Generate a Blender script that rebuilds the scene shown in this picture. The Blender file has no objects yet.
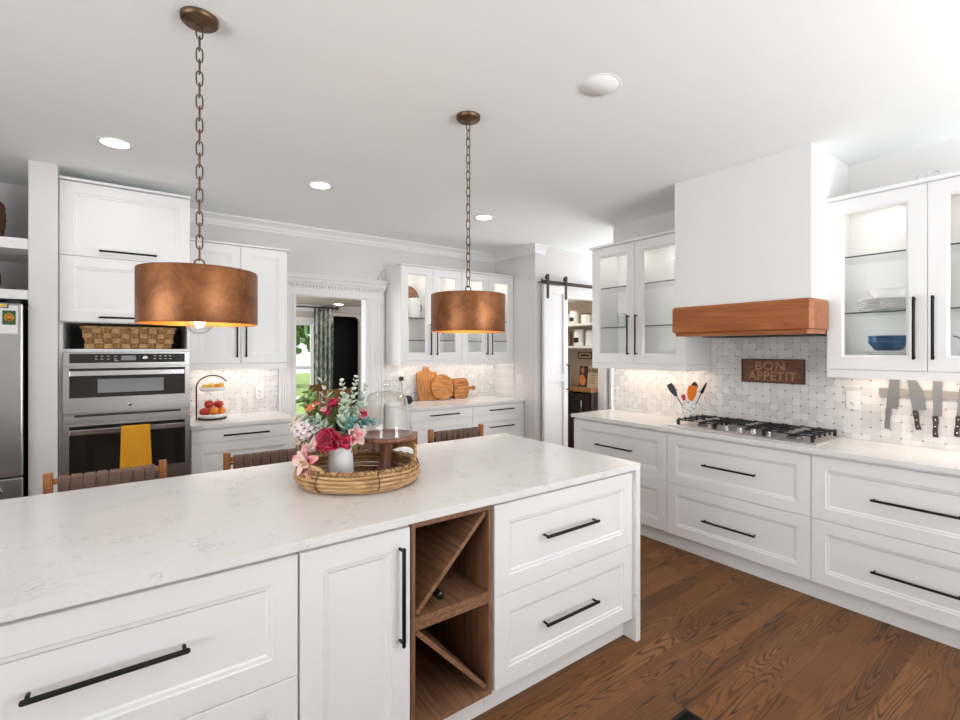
import bpy, math, random
from mathutils import Vector, Matrix, Euler
random.seed(7)
PI = math.pi
SC = bpy.context.scene
COL = SC.collection

# ------------------------------------------------------------------ camera, world, light, exposure
cam_d = bpy.data.cameras.new('camera'); cam = bpy.data.objects.new('camera', cam_d); COL.objects.link(cam)
cam.location = (0, 0, 1.4985); cam.rotation_euler = (PI/2, 0, -0.6331)
cam_d.sensor_width = 36; cam_d.lens = 18.0; cam_d.shift_y = -0.0106; cam_d.clip_start = 0.02
SC.camera = cam
SC.view_settings.view_transform = 'Standard'; SC.view_settings.look = 'None'
SC.view_settings.gamma = 1; SC.view_settings.use_curve_mapping = False
SC.view_settings.exposure = 0.19
try:
    SC.cycles.use_denoising = True
    SC.cycles.max_bounces = 14; SC.cycles.diffuse_bounces = 7; SC.cycles.glossy_bounces = 5
    SC.cycles.transparent_max_bounces = 24; SC.cycles.transmission_bounces = 8
    SC.cycles.sample_clamp_indirect = 6.0; SC.cycles.caustics_reflective = False; SC.cycles.caustics_refractive = False
except Exception: pass

world = bpy.data.worlds.new('sky'); SC.world = world; world.use_nodes = True
wn = world.node_tree.nodes; wl = world.node_tree.links
bg = wn['Background']; sky = wn.new('ShaderNodeTexSky')
sky.sky_type = 'HOSEK_WILKIE'; sky.sun_direction = (0.3, -0.5, 0.8); sky.turbidity = 4
wmix = wn.new('ShaderNodeMix'); wmix.data_type = 'RGBA'; wmix.inputs[0].default_value = 0.75
wl.new(sky.outputs[0], wmix.inputs[6]); wmix.inputs[7].default_value = (0.93, 0.96, 1.0, 1)
wl.new(wmix.outputs[2], bg.inputs[0]); bg.inputs[1].default_value = 1.5

def area(name, loc, rot, sx, sy, power, col=(1, 1, 1), spread=None):
    d = bpy.data.lights.new(name, 'AREA'); d.shape = 'RECTANGLE'; d.size = sx; d.size_y = sy; d.energy = power; d.color = col
    if spread: d.spread = spread
    o = bpy.data.objects.new(name, d); COL.objects.link(o); o.location = loc; o.rotation_euler = rot
    return o
# added fill lamps at unseen window openings, most aimed up at the ceiling
FILL_TINT = (0.945, 0.985, 1.03)
area('fill_rear', (2.3, -2.93, 1.35), (PI/2+0.9, 0, 0), 2.3, 1.6, 135, FILL_TINT, 2.4)
area('fill_left', (-3.53, 0.2, 1.35), (PI/2+0.62, 0, -PI/2), 3.6, 1.6, 88, FILL_TINT, 2.6)
area('fill_right', (3.79, -1.7, 1.35), (PI/2+0.95, 0, PI/2), 2.2, 1.6, 24, FILL_TINT, 2.2)
area('fill_dining', (0.23, 6.4, 1.4), (PI/2, 0, -PI/2), 1.6, 1.7, 45, FILL_TINT)  # added dining room fill at an unseen side opening

sd = bpy.data.lights.new('sun', 'SUN'); sd.energy = 3.5; sd.angle = 0.02; sun = bpy.data.objects.new('sun', sd); COL.objects.link(sun)
sun.rotation_euler = (0.0, 0.75, 0.25)      # from the right-hand side of the house: lights the lawn, enters no window
area('fill_passage', (6.0, 3.2, 1.5), (PI/2+0.5, 0, PI/2), 1.2, 1.8, 44, FILL_TINT)  # added fill lamp at the unseen end of the passage
# ------------------------------------------------------------------ materials
MATS = {}
def nodes_of(name):
    m = bpy.data.materials.new(name); m.use_nodes = True
    nt = m.node_tree; b = nt.nodes['Principled BSDF']
    MATS[name] = m
    return m, nt, b
def N(nt, kind, **kw):
    n = nt.nodes.new(kind)
    for k, v in kw.items(): setattr(n, k, v)
    return n
def L(nt, a, b): nt.links.new(a, b)
def math_n(nt, op, a, b=None, c=None):
    n = nt.nodes.new('ShaderNodeMath'); n.operation = op
    for i, v in enumerate((a, b, c)):
        if v is None: continue
        if isinstance(v, (int, float)): n.inputs[i].default_value = v
        else: nt.links.new(v, n.inputs[i])
    return n.outputs[0]
def mixc(nt, fac, a, b):
    n = nt.nodes.new('ShaderNodeMix'); n.data_type = 'RGBA'
    if isinstance(fac, (int, float)): n.inputs[0].default_value = fac
    else: nt.links.new(fac, n.inputs[0])
    for i, v in ((6, a), (7, b)):
        if isinstance(v, tuple): n.inputs[i].default_value = (*v[:3], 1)
        else: nt.links.new(v, n.inputs[i])
    return n.outputs[2]
def objco(nt, scale=(1, 1, 1), rot=(0, 0, 0)):
    tc = nt.nodes.new('ShaderNodeTexCoord'); mp = nt.nodes.new('ShaderNodeMapping')
    mp.inputs['Scale'].default_value = scale; mp.inputs['Rotation'].default_value = rot
    nt.links.new(tc.outputs['Object'], mp.inputs[0]); return mp.outputs[0]
def noise(nt, vec, scale, detail=3, rough=0.5, dist=0):
    n = nt.nodes.new('ShaderNodeTexNoise'); nt.links.new(vec, n.inputs['Vector'])
    n.inputs['Scale'].default_value = scale; n.inputs['Detail'].default_value = detail
    n.inputs['Roughness'].default_value = rough; n.inputs['Distortion'].default_value = dist
    return n.outputs[0]
def ramp(nt, fac, stops):
    r = nt.nodes.new('ShaderNodeValToRGB'); e = r.color_ramp.elements
    while len(e) < len(stops): e.new(0.5)
    for el, (p, c) in zip(e, stops): el.position = p; el.color = (*c[:3], 1)
    nt.links.new(fac, r.inputs[0]); return r.outputs[0]
def bump(nt, b, h, strength=0.2, dist=0.002):
    n = nt.nodes.new('ShaderNodeBump'); n.inputs['Strength'].default_value = strength; n.inputs['Distance'].default_value = dist
    nt.links.new(h, n.inputs['Height']); nt.links.new(n.outputs[0], b.inputs['Normal'])

def plain(name, col, rough=0.5, metal=0.0, var=0.03, scale=6.0, spec=None, coat=0, emit=None, bumpy=0, bscale=60, sub=None):
    m, nt, b = nodes_of(name)
    v = noise(nt, objco(nt), scale, 3)
    lo = tuple(max(0, c*(1-var)) for c in col); hi = tuple(min(1, c*(1+var)) for c in col)
    L(nt, mixc(nt, v, lo, hi), b.inputs['Base Color'])
    b.inputs['Roughness'].default_value = rough; b.inputs['Metallic'].default_value = metal
    if spec is not None: b.inputs['Specular IOR Level'].default_value = spec
    if coat: b.inputs['Coat Weight'].default_value = coat; b.inputs['Coat Roughness'].default_value = 0.15
    if emit: b.inputs['Emission Color'].default_value = (*emit[:3], 1); b.inputs['Emission Strength'].default_value = emit[3]
    if bumpy: bump(nt, b, noise(nt, objco(nt), bscale, 4), bumpy)
    return m
WHITE = plain('cabinet_white_paint', (0.80, 0.795, 0.79), 0.38, var=0.01)
TRIMW = plain('trim_white_paint', (0.80, 0.79, 0.78), 0.42, var=0.01)
WALLM = plain('greige_wall_paint', (0.70, 0.68, 0.67), 0.75, var=0.015, bumpy=0.05)
CEILM = plain('ceiling_paint', (0.88, 0.90, 0.89), 0.85, var=0.01)
HOODW = plain('white_plaster', (0.78, 0.775, 0.765), 0.7, var=0.012, bumpy=0.04)
BEIGE = plain('beige_wall_paint', (0.56, 0.50, 0.43), 0.8, var=0.02)
PANTW = plain('pantry_wall_paint', (0.50, 0.44, 0.37), 0.8, var=0.02)
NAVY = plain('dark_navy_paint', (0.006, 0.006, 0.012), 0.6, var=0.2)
BLACKM = plain('black_metal', (0.007, 0.006, 0.0055), 0.5, 0.0, var=0.1, spec=0.25)
BRONZE = plain('dark_bronze_rail', (0.05, 0.037, 0.03), 0.45, 0.7, var=0.2)
CHAINM = plain('aged_bronze', (0.15, 0.09, 0.052), 0.42, 0.85, var=0.25, scale=30)
IRON = plain('cast_iron', (0.012, 0.012, 0.013), 0.5, 0.2, var=0.2, bumpy=0.2, bscale=200)
CHROME = plain('polished_steel', (0.72, 0.72, 0.73), 0.16, 1.0, var=0.02)
PLASTIC = plain('white_plastic', (0.78, 0.77, 0.75), 0.35, var=0.01)
BLACKP = plain('black_plastic', (0.012, 0.012, 0.013), 0.35, var=0.1)
CERAM = plain('white_ceramic', (0.82, 0.82, 0.81), 0.16, var=0.01, coat=0.4)
BLUEC = plain('blue_glaze', (0.006, 0.052, 0.135), 0.2, var=0.45, scale=20, coat=0.2)
LENS = plain('light_lens', (0.9, 0.9, 0.88), 0.5, emit=(1.0, 0.95, 0.87, 14.0))
PUCK = plain('cabinet_light_lens', (0.9, 0.9, 0.88), 0.5, emit=(1.0, 0.93, 0.84, 6.0))
FILAM = plain('bulb_glow', (1.0, 0.9, 0.7), 0.5, emit=(1.0, 0.62, 0.25, 30.0))
PAPER = plain('paper', (0.78, 0.77, 0.75), 0.7, var=0.02)
LEAFG = plain('green_leaf', (0.16, 0.27, 0.07), 0.5, var=0.5, scale=25)
EUCAL = plain('eucalyptus_leaf', (0.45, 0.56, 0.44), 0.6, var=0.3, scale=20)
EUCAT = plain('teal_leaf', (0.13, 0.33, 0.31), 0.55, var=0.4, scale=20)
EUCAW = plain('pale_leaf', (0.66, 0.72, 0.60), 0.6, var=0.2, scale=20)
STEMG = plain('stem_green', (0.10, 0.15, 0.05), 0.6, var=0.3)
MAGENT = plain('magenta_petal', (0.52, 0.022, 0.075), 0.55, var=0.55, scale=24)
DEEPR = plain('deep_red_petal', (0.30, 0.012, 0.04), 0.55, var=0.5, scale=30)
PINKP = plain('pink_petal', (0.78, 0.36, 0.38), 0.6, var=0.25, scale=18)
BLUSH = plain('blush_petal', (0.83, 0.62, 0.58), 0.6, var=0.2, scale=18)
LILAC = plain('white_pink_petal', (0.86, 0.74, 0.77), 0.6, var=0.22, scale=40)
CREAM = plain('cream_petal', (0.82, 0.74, 0.60), 0.6, var=0.15, scale=30)
APPLE = plain('apple_skin', (0.47, 0.035, 0.02), 0.3, var=0.5, scale=18)
ORANGE = plain('orange_peel', (0.78, 0.24, 0.025), 0.42, var=0.15, scale=30, bumpy=0.15, bscale=160)
LEMON = plain('lemon_peel', (0.80, 0.52, 0.04), 0.42, var=0.12, scale=30, bumpy=0.1, bscale=140)
RUBBERO = plain('orange_silicone', (0.80, 0.20, 0.015), 0.45, var=0.08)
REDP = plain('red_plastic', (0.45, 0.02, 0.02), 0.35, var=0.1)
KNIFEH = plain('dark_wood_handle', (0.035, 0.013, 0.009), 0.4, var=0.4, scale=30)
LEATHER = plain('brown_leather', (0.165, 0.098, 0.072), 0.6, var=0.3, scale=20, bumpy=0.25, bscale=90)
GRASS = plain('lawn_grass', (0.25, 0.36, 0.10), 0.9, var=0.4, scale=3)
DRIVE = plain('concrete_drive', (0.62, 0.60, 0.56), 0.9, var=0.08)
TREEL = plain('tree_foliage', (0.10, 0.20, 0.04), 0.7, var=0.6, scale=4)
BARK = plain('tree_bark', (0.09, 0.065, 0.045), 0.85, var=0.4, bumpy=0.4, bscale=30)
PHOTOG = plain('photo_green', (0.02, 0.10, 0.03), 0.4, var=0.6, scale=60)
PHOTOO = plain('photo_orange', (0.70, 0.28, 0.02), 0.4, var=0.3, scale=80)
MAGY = plain('magnet_yellow', (0.72, 0.52, 0.08), 0.35, var=0.3, scale=80)
MAGB = plain('magnet_blue', (0.05, 0.10, 0.28), 0.35, var=0.3, scale=80)
CARD = plain('cream_board', (0.50, 0.41, 0.27), 0.6, var=0.12, scale=12)
SKIN = plain('printed_orange', (0.58, 0.22, 0.07), 0.6, var=0.2, scale=20)
INKD = plain('dark_ink', (0.03, 0.015, 0.012), 0.6, var=0.2)
LETTER = plain('carved_letter_wood', (0.38, 0.20, 0.105), 0.55, var=0.6, scale=45)
DARKIN = plain('dark_recess', (0.05, 0.05, 0.052), 0.7, var=0.1)

def steel():
    m, nt, b = nodes_of('brushed_stainless')
    v = noise(nt, objco(nt, (4, 4, 260)), 1.0, 3, 0.6)
    L(nt, mixc(nt, v, (0.40, 0.395, 0.385), (0.52, 0.515, 0.505)), b.inputs['Base Color'])
    b.inputs['Metallic'].default_value = 1; b.inputs['Roughness'].default_value = 0.27
    L(nt, math_n(nt, 'MULTIPLY_ADD', v, 0.12, 0.24), b.inputs['Roughness'])
    return m
STEEL = steel()
COOKS = plain('cooktop_steel', (0.62, 0.585, 0.555), 0.48, 0.75, var=0.03)
def knife_steel():
    return plain('knife_steel', (0.22, 0.21, 0.20), 0.38, 0.9, var=0.12, scale=30)
KSTEEL = knife_steel()
def black_glass():
    m, nt, b = nodes_of('oven_black_glass')
    v = noise(nt, objco(nt), 2.0, 2)
    L(nt, mixc(nt, v, (0.012, 0.011, 0.010), (0.018, 0.016, 0.014)), b.inputs['Base Color'])
    b.inputs['Roughness'].default_value = 0.06; b.inputs['Specular IOR Level'].default_value = 0.55
    return m
OGLASS = black_glass()

def wood(name, dark, mid, light, axis='x', sc=1.0, rough=0.4, coat=0, lines=9.0, k=0.6):
    """grain from contour lines of a stretched noise field"""
    m, nt, b = nodes_of(name)
    s = {'x': (1.1, 14, 14), 'y': (14, 1.1, 14), 'z': (14, 14, 1.1)}[axis]
    co = objco(nt, tuple(a*sc for a in s))
    n1 = noise(nt, co, 1.0, 2, 0.4, 0.3)
    ring = math_n(nt, 'PINGPONG', math_n(nt, 'MULTIPLY', n1, lines), 0.5)
    ring = math_n(nt, 'MULTIPLY', ring, 2.0)
    n2 = noise(nt, objco(nt, tuple(a*sc*5 if a > 5 else a*sc*2 for a in s)), 1.0, 3, 0.7)
    f = math_n(nt, 'ADD', math_n(nt, 'MULTIPLY', ring, k), math_n(nt, 'MULTIPLY', n2, 1-k))
    L(nt, ramp(nt, f, [(0.12, dark), (0.45, mid), (0.85, light)]), b.inputs['Base Color'])
    b.inputs['Roughness'].default_value = rough
    if coat: b.inputs['Coat Weight'].default_value = coat; b.inputs['Coat Roughness'].default_value = 0.2
    bump(nt, b, n2, 0.06)
    return m
HOODWOOD = wood('cherry_wood', (0.24, 0.062, 0.013), (0.32, 0.095, 0.022), (0.40, 0.135, 0.035), 'y', 1.0, 0.38, 0.12, 7, 0.5)
WALNUT = wood('walnut_veneer_depth', (0.105, 0.045, 0.022), (0.21, 0.10, 0.052), (0.31, 0.165, 0.095), 'y', 1.3, 0.45, 0, 6, 0.35)
WALNUTZ = wood('walnut_veneer_upright', (0.105, 0.045, 0.022), (0.205, 0.095, 0.049), (0.30, 0.155, 0.088), 'z', 1.3, 0.45, 0, 6, 0.35)
STOOLW = wood('teak_frame', (0.20, 0.065, 0.018), (0.34, 0.125, 0.04), (0.46, 0.20, 0.075), 'z', 2.2, 0.42, 0, 5, 0.4)
CHAIRW = wood('oak_chair_wood', (0.15, 0.06, 0.015), (0.27, 0.12, 0.035), (0.38, 0.18, 0.06), 'z', 2.0, 0.45, 0, 5, 0.4)
BOARDA = wood('acacia_board', (0.20, 0.065, 0.011), (0.36, 0.135, 0.027), (0.50, 0.225, 0.062), 'z', 2.5, 0.42, 0.1, 6, 0.6)
BOARDB = wood('olive_wood_board', (0.17, 0.05, 0.008), (0.42, 0.16, 0.030), (0.56, 0.255, 0.07), 'x', 2.0, 0.42, 0.1, 10, 0.7)
BOARDC = wood('scrap_wood_board', (0.11, 0.03, 0.007), (0.37, 0.125, 0.026), (0.55, 0.24, 0.07), 'x', 3.0, 0.42, 0.1, 5, 0.7)
CAKEW = wood('reddish_wood', (0.09, 0.025, 0.013), (0.19, 0.065, 0.034), (0.30, 0.125, 0.07), 'z', 2.0, 0.4, 0.2, 7, 0.5)
TRAYW = wood('tray_base_wood', (0.10, 0.035, 0.014), (0.22, 0.085, 0.033), (0.34, 0.155, 0.065), 'x', 2.0, 0.4, 0.1, 6, 0.5)
SIGNW = wood('rustic_sign_wood', (0.05, 0.018, 0.008), (0.15, 0.055, 0.023), (0.25, 0.105, 0.048), 'y', 2.5, 0.6, 0, 8, 0.5)
PANTC = wood('butcher_block', (0.17, 0.065, 0.017), (0.30, 0.13, 0.038), (0.42, 0.21, 0.075), 'y', 2.0, 0.4, 0, 7, 0.5)
RATTAN = wood('rattan_cane', (0.26, 0.125, 0.045), (0.42, 0.235, 0.098), (0.56, 0.36, 0.17), 'x', 1.2, 0.45, 0.15, 6, 0.5)

def wicker(name, lo, mid, hi, sc):
    m, nt, b = nodes_of(name)
    co = objco(nt, (sc, sc, sc))
    v = N(nt, 'ShaderNodeTexVoronoi'); L(nt, co, v.inputs['Vector']); v.inputs['Scale'].default_value = 1.0
    n2 = noise(nt, objco(nt, (sc*2, sc*2, sc*9)), 1.0, 3, 0.6)
    f = math_n(nt, 'MULTIPLY_ADD', n2, 0.6, math_n(nt, 'MULTIPLY', v.outputs['Distance'], 0.5))
    L(nt, ramp(nt, f, [(0.25, lo), (0.5, mid), (0.8, hi)]), b.inputs['Base Color'])
    b.inputs['Roughness'].default_value = 0.7
    bump(nt, b, f, 0.5, 0.004)
    return m
SEAGR = wicker('seagrass_weave', (0.10, 0.04, 0.012), (0.34, 0.175, 0.06), (0.58, 0.36, 0.17), 42)
DWICK = wicker('dark_wicker_weave', (0.025, 0.011, 0.005), (0.09, 0.04, 0.016), (0.19, 0.09, 0.04), 60)

def copper():
    m, nt, b = nodes_of('hammered_copper_patina')
    n1 = noise(nt, objco(nt), 11, 6, 0.7, 0.5); n2 = noise(nt, objco(nt), 60, 3, 0.6)
    f = math_n(nt, 'MULTIPLY_ADD', n2, 0.22, math_n(nt, 'MULTIPLY', n1, 0.8))
    L(nt, ramp(nt, f, [(0.30, (0.10, 0.036, 0.014)), (0.50, (0.225, 0.082, 0.027)), (0.72, (0.36, 0.145, 0.052))]), b.inputs['Base Color'])
    b.inputs['Metallic'].default_value = 0.6
    L(nt, math_n(nt, 'MULTIPLY_ADD', n1, 0.2, 0.30), b.inputs['Roughness'])
    bump(nt, b, n2, 0.05)
    return m
COPPER = copper()
GOLD = plain('gold_leaf_lining', (0.78, 0.30, 0.05), 0.5, 0.4, var=0.1)

def quartz():
    m, nt, b = nodes_of('white_quartz')
    co = objco(nt)
    base = mixc(nt, noise(nt, co, 3.0, 4), (0.72, 0.705, 0.69), (0.79, 0.78, 0.77))
    n1 = noise(nt, objco(nt, (1.0, 1.5, 1.0), (0, 0, 0.5)), 13, 5, 0.62, 0.7)
    vein = math_n(nt, 'ABSOLUTE', math_n(nt, 'SUBTRACT', n1, 0.5))
    vein = math_n(nt, 'SUBTRACT', 1.0, math_n(nt, 'MULTIPLY', vein, 50.0)); vein = math_n(nt, 'MAXIMUM', vein, 0.0)
    mk = noise(nt, co, 9.0, 3, 0.6)
    mk = math_n(nt, 'MULTIPLY', math_n(nt, 'SUBTRACT', mk, 0.50), 7.0)
    mk = math_n(nt, 'MINIMUM', math_n(nt, 'MAXIMUM', mk, 0.0), 1.0)
    f = math_n(nt, 'MULTIPLY', math_n(nt, 'MULTIPLY', vein, mk), 0.62)
    c2 = mixc(nt, f, base, (0.33, 0.32, 0.31))
    sp = noise(nt, co, 90.0, 2, 0.6)
    sp = math_n(nt, 'MULTIPLY', math_n(nt, 'MAXIMUM', math_n(nt, 'SUBTRACT', sp, 0.60), 0.0), 1.6)
    L(nt, mixc(nt, sp, c2, (0.5, 0.48, 0.46)), b.inputs['Base Color'])
    b.inputs['Roughness'].default_value = 0.17
    return m
QUARTZ = quartz()

def oak_floor():
    m, nt, b = nodes_of('stained_oak_planks')
    tc = N(nt, 'ShaderNodeTexCoord')
    br = N(nt, 'ShaderNodeTexBrick'); L(nt, tc.outputs['Object'], br.inputs['Vector'])
    br.offset = 0.37; br.offset_frequency = 2; br.squash = 1
    br.inputs['Color1'].default_value = (0, 0, 0, 1); br.inputs['Color2'].default_value = (1, 1, 1, 1); br.inputs['Mortar'].default_value = (0.5, 0.5, 0.5, 1)
    br.inputs['Scale'].default_value = 1.0; br.inputs['Mortar Size'].default_value = 0.0011; br.inputs['Mortar Smooth'].default_value = 0.2
    br.inputs['Brick Width'].default_value = 1.15; br.inputs['Row Height'].default_value = 0.092
    sp = N(nt, 'ShaderNodeSeparateXYZ'); L(nt, tc.outputs['Object'], sp.inputs[0])
    row = math_n(nt, 'FLOOR', math_n(nt, 'DIVIDE', sp.outputs[1], 0.092))
    wn_ = N(nt, 'ShaderNodeTexWhiteNoise', noise_dimensions='1D'); L(nt, row, wn_.inputs['W'])
    r = N(nt, 'ShaderNodeSeparateColor'); L(nt, br.outputs['Color'], r.inputs[0])
    rnd = math_n(nt, 'ADD', math_n(nt, 'MULTIPLY', r.outputs[0], 7.3), math_n(nt, 'MULTIPLY', wn_.outputs['Value'], 23.0))
    cb = N(nt, 'ShaderNodeCombineXYZ')
    L(nt, math_n(nt, 'ADD', math_n(nt, 'MULTIPLY', sp.outputs[0], 1.05), math_n(nt, 'MULTIPLY', rnd, 3.1)), cb.inputs[0])
    L(nt, math_n(nt, 'MULTIPLY', sp.outputs[1], 11.0), cb.inputs[1]); L(nt, rnd, cb.inputs[2])
    n1 = noise(nt, cb.outputs[0], 1.0, 1.5, 0.35, 0.25)
    g = math_n(nt, 'PINGPONG', math_n(nt, 'MULTIPLY', n1, 19.0), 0.5)
    line = math_n(nt, 'SUBTRACT', 1.0, math_n(nt, 'MULTIPLY', g, 3.9)); line = math_n(nt, 'MAXIMUM', line, 0.0)
    cb2 = N(nt, 'ShaderNodeCombineXYZ')
    L(nt, math_n(nt, 'ADD', math_n(nt, 'MULTIPLY', sp.outputs[0], 7.0), rnd), cb2.inputs[0])
    L(nt, math_n(nt, 'MULTIPLY', sp.outputs[1], 170.0), cb2.inputs[1])
    fine = noise(nt, cb2.outputs[0], 1.0, 3, 0.7)
    mask = noise(nt, cb.outputs[0], 0.5, 2, 0.5)
    mask = math_n(nt, 'MINIMUM', math_n(nt, 'MAXIMUM', math_n(nt, 'MULTIPLY', math_n(nt, 'SUBTRACT', mask, 0.36), 5.0), 0.15), 1.0)
    line = math_n(nt, 'MULTIPLY', line, mask)
    tint = math_n(nt, 'FRACT', math_n(nt, 'MULTIPLY', rnd, 1.37))
    base = ramp(nt, tint, [(0.0, (0.10, 0.036, 0.012)), (0.35, (0.17, 0.064, 0.019)), (0.7, (0.215, 0.085, 0.026)), (1.0, (0.30, 0.125, 0.042))])
    base = mixc(nt, math_n(nt, 'MULTIPLY', fine, 0.75), base, (0.075, 0.029, 0.012))
    blot = noise(nt, tc.outputs['Object'], 1.6, 3, 0.6)
    base = mixc(nt, math_n(nt, 'MULTIPLY', blot, 0.45), base, (0.30, 0.135, 0.045))
    c = mixc(nt, math_n(nt, 'MULTIPLY', line, 0.92), base, (0.022, 0.011, 0.007))
    c = mixc(nt, math_n(nt, 'MULTIPLY', br.outputs['Fac'], 0.5), c, (0.02, 0.009, 0.005))
    L(nt, c, b.inputs['Base Color'])
    L(nt, math_n(nt, 'MULTIPLY_ADD', fine, 0.16, 0.34), b.inputs['Roughness']); b.inputs['Specular IOR Level'].default_value = 0.22
    bump(nt, b, math_n(nt, 'SUBTRACT', 1.0, math_n(nt, 'ADD', math_n(nt, 'MULTIPLY', line, 0.4), br.outputs['Fac'])), 0.15, 0.002)
    return m
OAK = oak_floor()

def mosaic(name, ax):
    """basket-weave marble mosaic: ax = 'x' or 'y' is the wall's horizontal axis"""
    m, nt, b = nodes_of(name)
    tc = N(nt, 'ShaderNodeTexCoord'); sp = N(nt, 'ShaderNodeSeparateXYZ'); L(nt, tc.outputs['Object'], sp.inputs[0])
    p = 0.050
    U = math_n(nt, 'DIVIDE', sp.outputs[0 if ax == 'x' else 1], p); V = math_n(nt, 'DIVIDE', sp.outputs[2], p)
    fu = math_n(nt, 'FLOOR', U); fv = math_n(nt, 'FLOOR', V)
    cb = N(nt, 'ShaderNodeCombineXYZ'); L(nt, fu, cb.inputs[0]); L(nt, fv, cb.inputs[1])
    wn_ = N(nt, 'ShaderNodeTexWhiteNoise', noise_dimensions='2D'); L(nt, cb.outputs[0], wn_.inputs['Vector'])
    # distance to nearest grid line / grid point
    du = math_n(nt, 'PINGPONG', U, 0.5); dv = math_n(nt, 'PINGPONG', V, 0.5)
    grout = math_n(nt, 'LESS_THAN', math_n(nt, 'MINIMUM', du, dv), 0.028)
    iu = math_n(nt, 'ROUND', U); iv = math_n(nt, 'ROUND', V)
    par = math_n(nt, 'FLOORED_MODULO', math_n(nt, 'ADD', iu, iv), 2.0)
    near = math_n(nt, 'LESS_THAN', math_n(nt, 'MAXIMUM', du, dv), 0.10)
    dot = math_n(nt, 'MULTIPLY', near, math_n(nt, 'LESS_THAN', par, 0.5))
    t = noise(nt, objco(nt), 14, 5, 0.65, 0.6)
    base = ramp(nt, wn_.outputs['Value'], [(0.0, (0.58, 0.57, 0.56)), (0.5, (0.69, 0.67, 0.65)), (1.0, (0.76, 0.745, 0.73))])
    base = mixc(nt, math_n(nt, 'MULTIPLY', t, 0.4), base, (0.62, 0.60, 0.58))
    base = mixc(nt, math_n(nt, 'MULTIPLY', grout, 0.55), base, (0.50, 0.48, 0.46))
    base = mixc(nt, math_n(nt, 'MULTIPLY', dot, 0.75), base, (0.17, 0.165, 0.165))
    L(nt, base, b.inputs['Base Color']); b.inputs['Roughness'].default_value = 0.28
    bump(nt, b, math_n(nt, 'SUBTRACT', 1.0, grout), 0.1, 0.001)
    return m
TILEX = mosaic('marble_mosaic_back', 'x'); TILEY = mosaic('marble_mosaic_side', 'y')

def clear_glass(name, tint=(1, 1, 1), base=0.05, edge=0.35, power=2.5):
    """thin clear pane: see-through with a fresnel reflection that grows at grazing angles"""
    m = bpy.data.materials.new(name); m.use_nodes = True; MATS[name] = m
    nt = m.node_tree; nt.nodes.clear()
    out = N(nt, 'ShaderNodeOutputMaterial'); tr = N(nt, 'ShaderNodeBsdfTransparent'); gl = N(nt, 'ShaderNodeBsdfGlossy')
    tr.inputs[0].default_value = (*tint, 1); gl.inputs['Roughness'].default_value = 0.03
    lw = N(nt, 'ShaderNodeLayerWeight'); lw.inputs[0].default_value = 0.5
    f = math_n(nt, 'MULTIPLY_ADD', math_n(nt, 'POWER', lw.outputs['Facing'], power), edge, base)
    mx = N(nt, 'ShaderNodeMixShader'); L(nt, f, mx.inputs[0]); L(nt, tr.outputs[0], mx.inputs[1]); L(nt, gl.outputs[0], mx.inputs[2])
    L(nt, mx.outputs[0], out.inputs[0])
    return m
GLASS = clear_glass('clear_pane', (0.985, 0.99, 0.985), 0.012, 0.25, 3.0)
GLASSW = clear_glass('glassware', (0.95, 0.97, 0.965), 0.10, 0.75)
DOME = clear_glass('cloche_glass', (0.97, 0.955, 0.93), 0.09, 0.85, 2.2)
SHELFG = clear_glass('shelf_glass', (0.975, 0.985, 0.98), 0.05, 0.22)
SHELFE = plain('shelf_glass_edge', (0.05, 0.075, 0.07), 0.2, var=0.1)

def towel_mat():
    m, nt, b = nodes_of('mustard_waffle_cloth')
    co = objco(nt)
    sp = N(nt, 'ShaderNodeSeparateXYZ'); L(nt, co, sp.inputs[0])
    a = math_n(nt, 'PINGPONG', math_n(nt, 'MULTIPLY', sp.outputs[0], 95), 0.5); c = math_n(nt, 'PINGPONG', math_n(nt, 'MULTIPLY', sp.outputs[2], 95), 0.5)
    w = math_n(nt, 'MAXIMUM', a, c)
    L(nt, mixc(nt, math_n(nt, 'MULTIPLY', w, 2), (0.55, 0.21, 0.006), (0.85, 0.40, 0.015)), b.inputs['Base Color'])
    b.inputs['Roughness'].default_value = 0.9; bump(nt, b, w, 0.6, 0.004); return m
TOWEL = towel_mat()
def curtain_mat():
    m, nt, b = nodes_of('leaf_print_curtain')
    n1 = noise(nt, objco(nt, (1, 1, 0.6)), 16, 4, 0.7, 1.0)
    L(nt, ramp(nt, n1, [(0.36, (0.07, 0.10, 0.085)), (0.48, (0.22, 0.27, 0.23)), (0.60, (0.46, 0.47, 0.40))]), b.inputs['Base Color'])
    b.inputs['Roughness'].default_value = 0.85; return m
CURTM = curtain_mat()
def crock_mat():
    m, nt, b = nodes_of('patterned_crock_glaze')
    v = N(nt, 'ShaderNodeTexVoronoi'); L(nt, objco(nt), v.inputs['Vector']); v.inputs['Scale'].default_value = 55
    f = math_n(nt, 'LESS_THAN', v.outputs['Distance'], 0.30)
    L(nt, mixc(nt, f, (0.78, 0.77, 0.74), (0.06, 0.07, 0.09)), b.inputs['Base Color'])
    b.inputs['Roughness'].default_value = 0.2; return m
CROCK = crock_mat()

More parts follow.
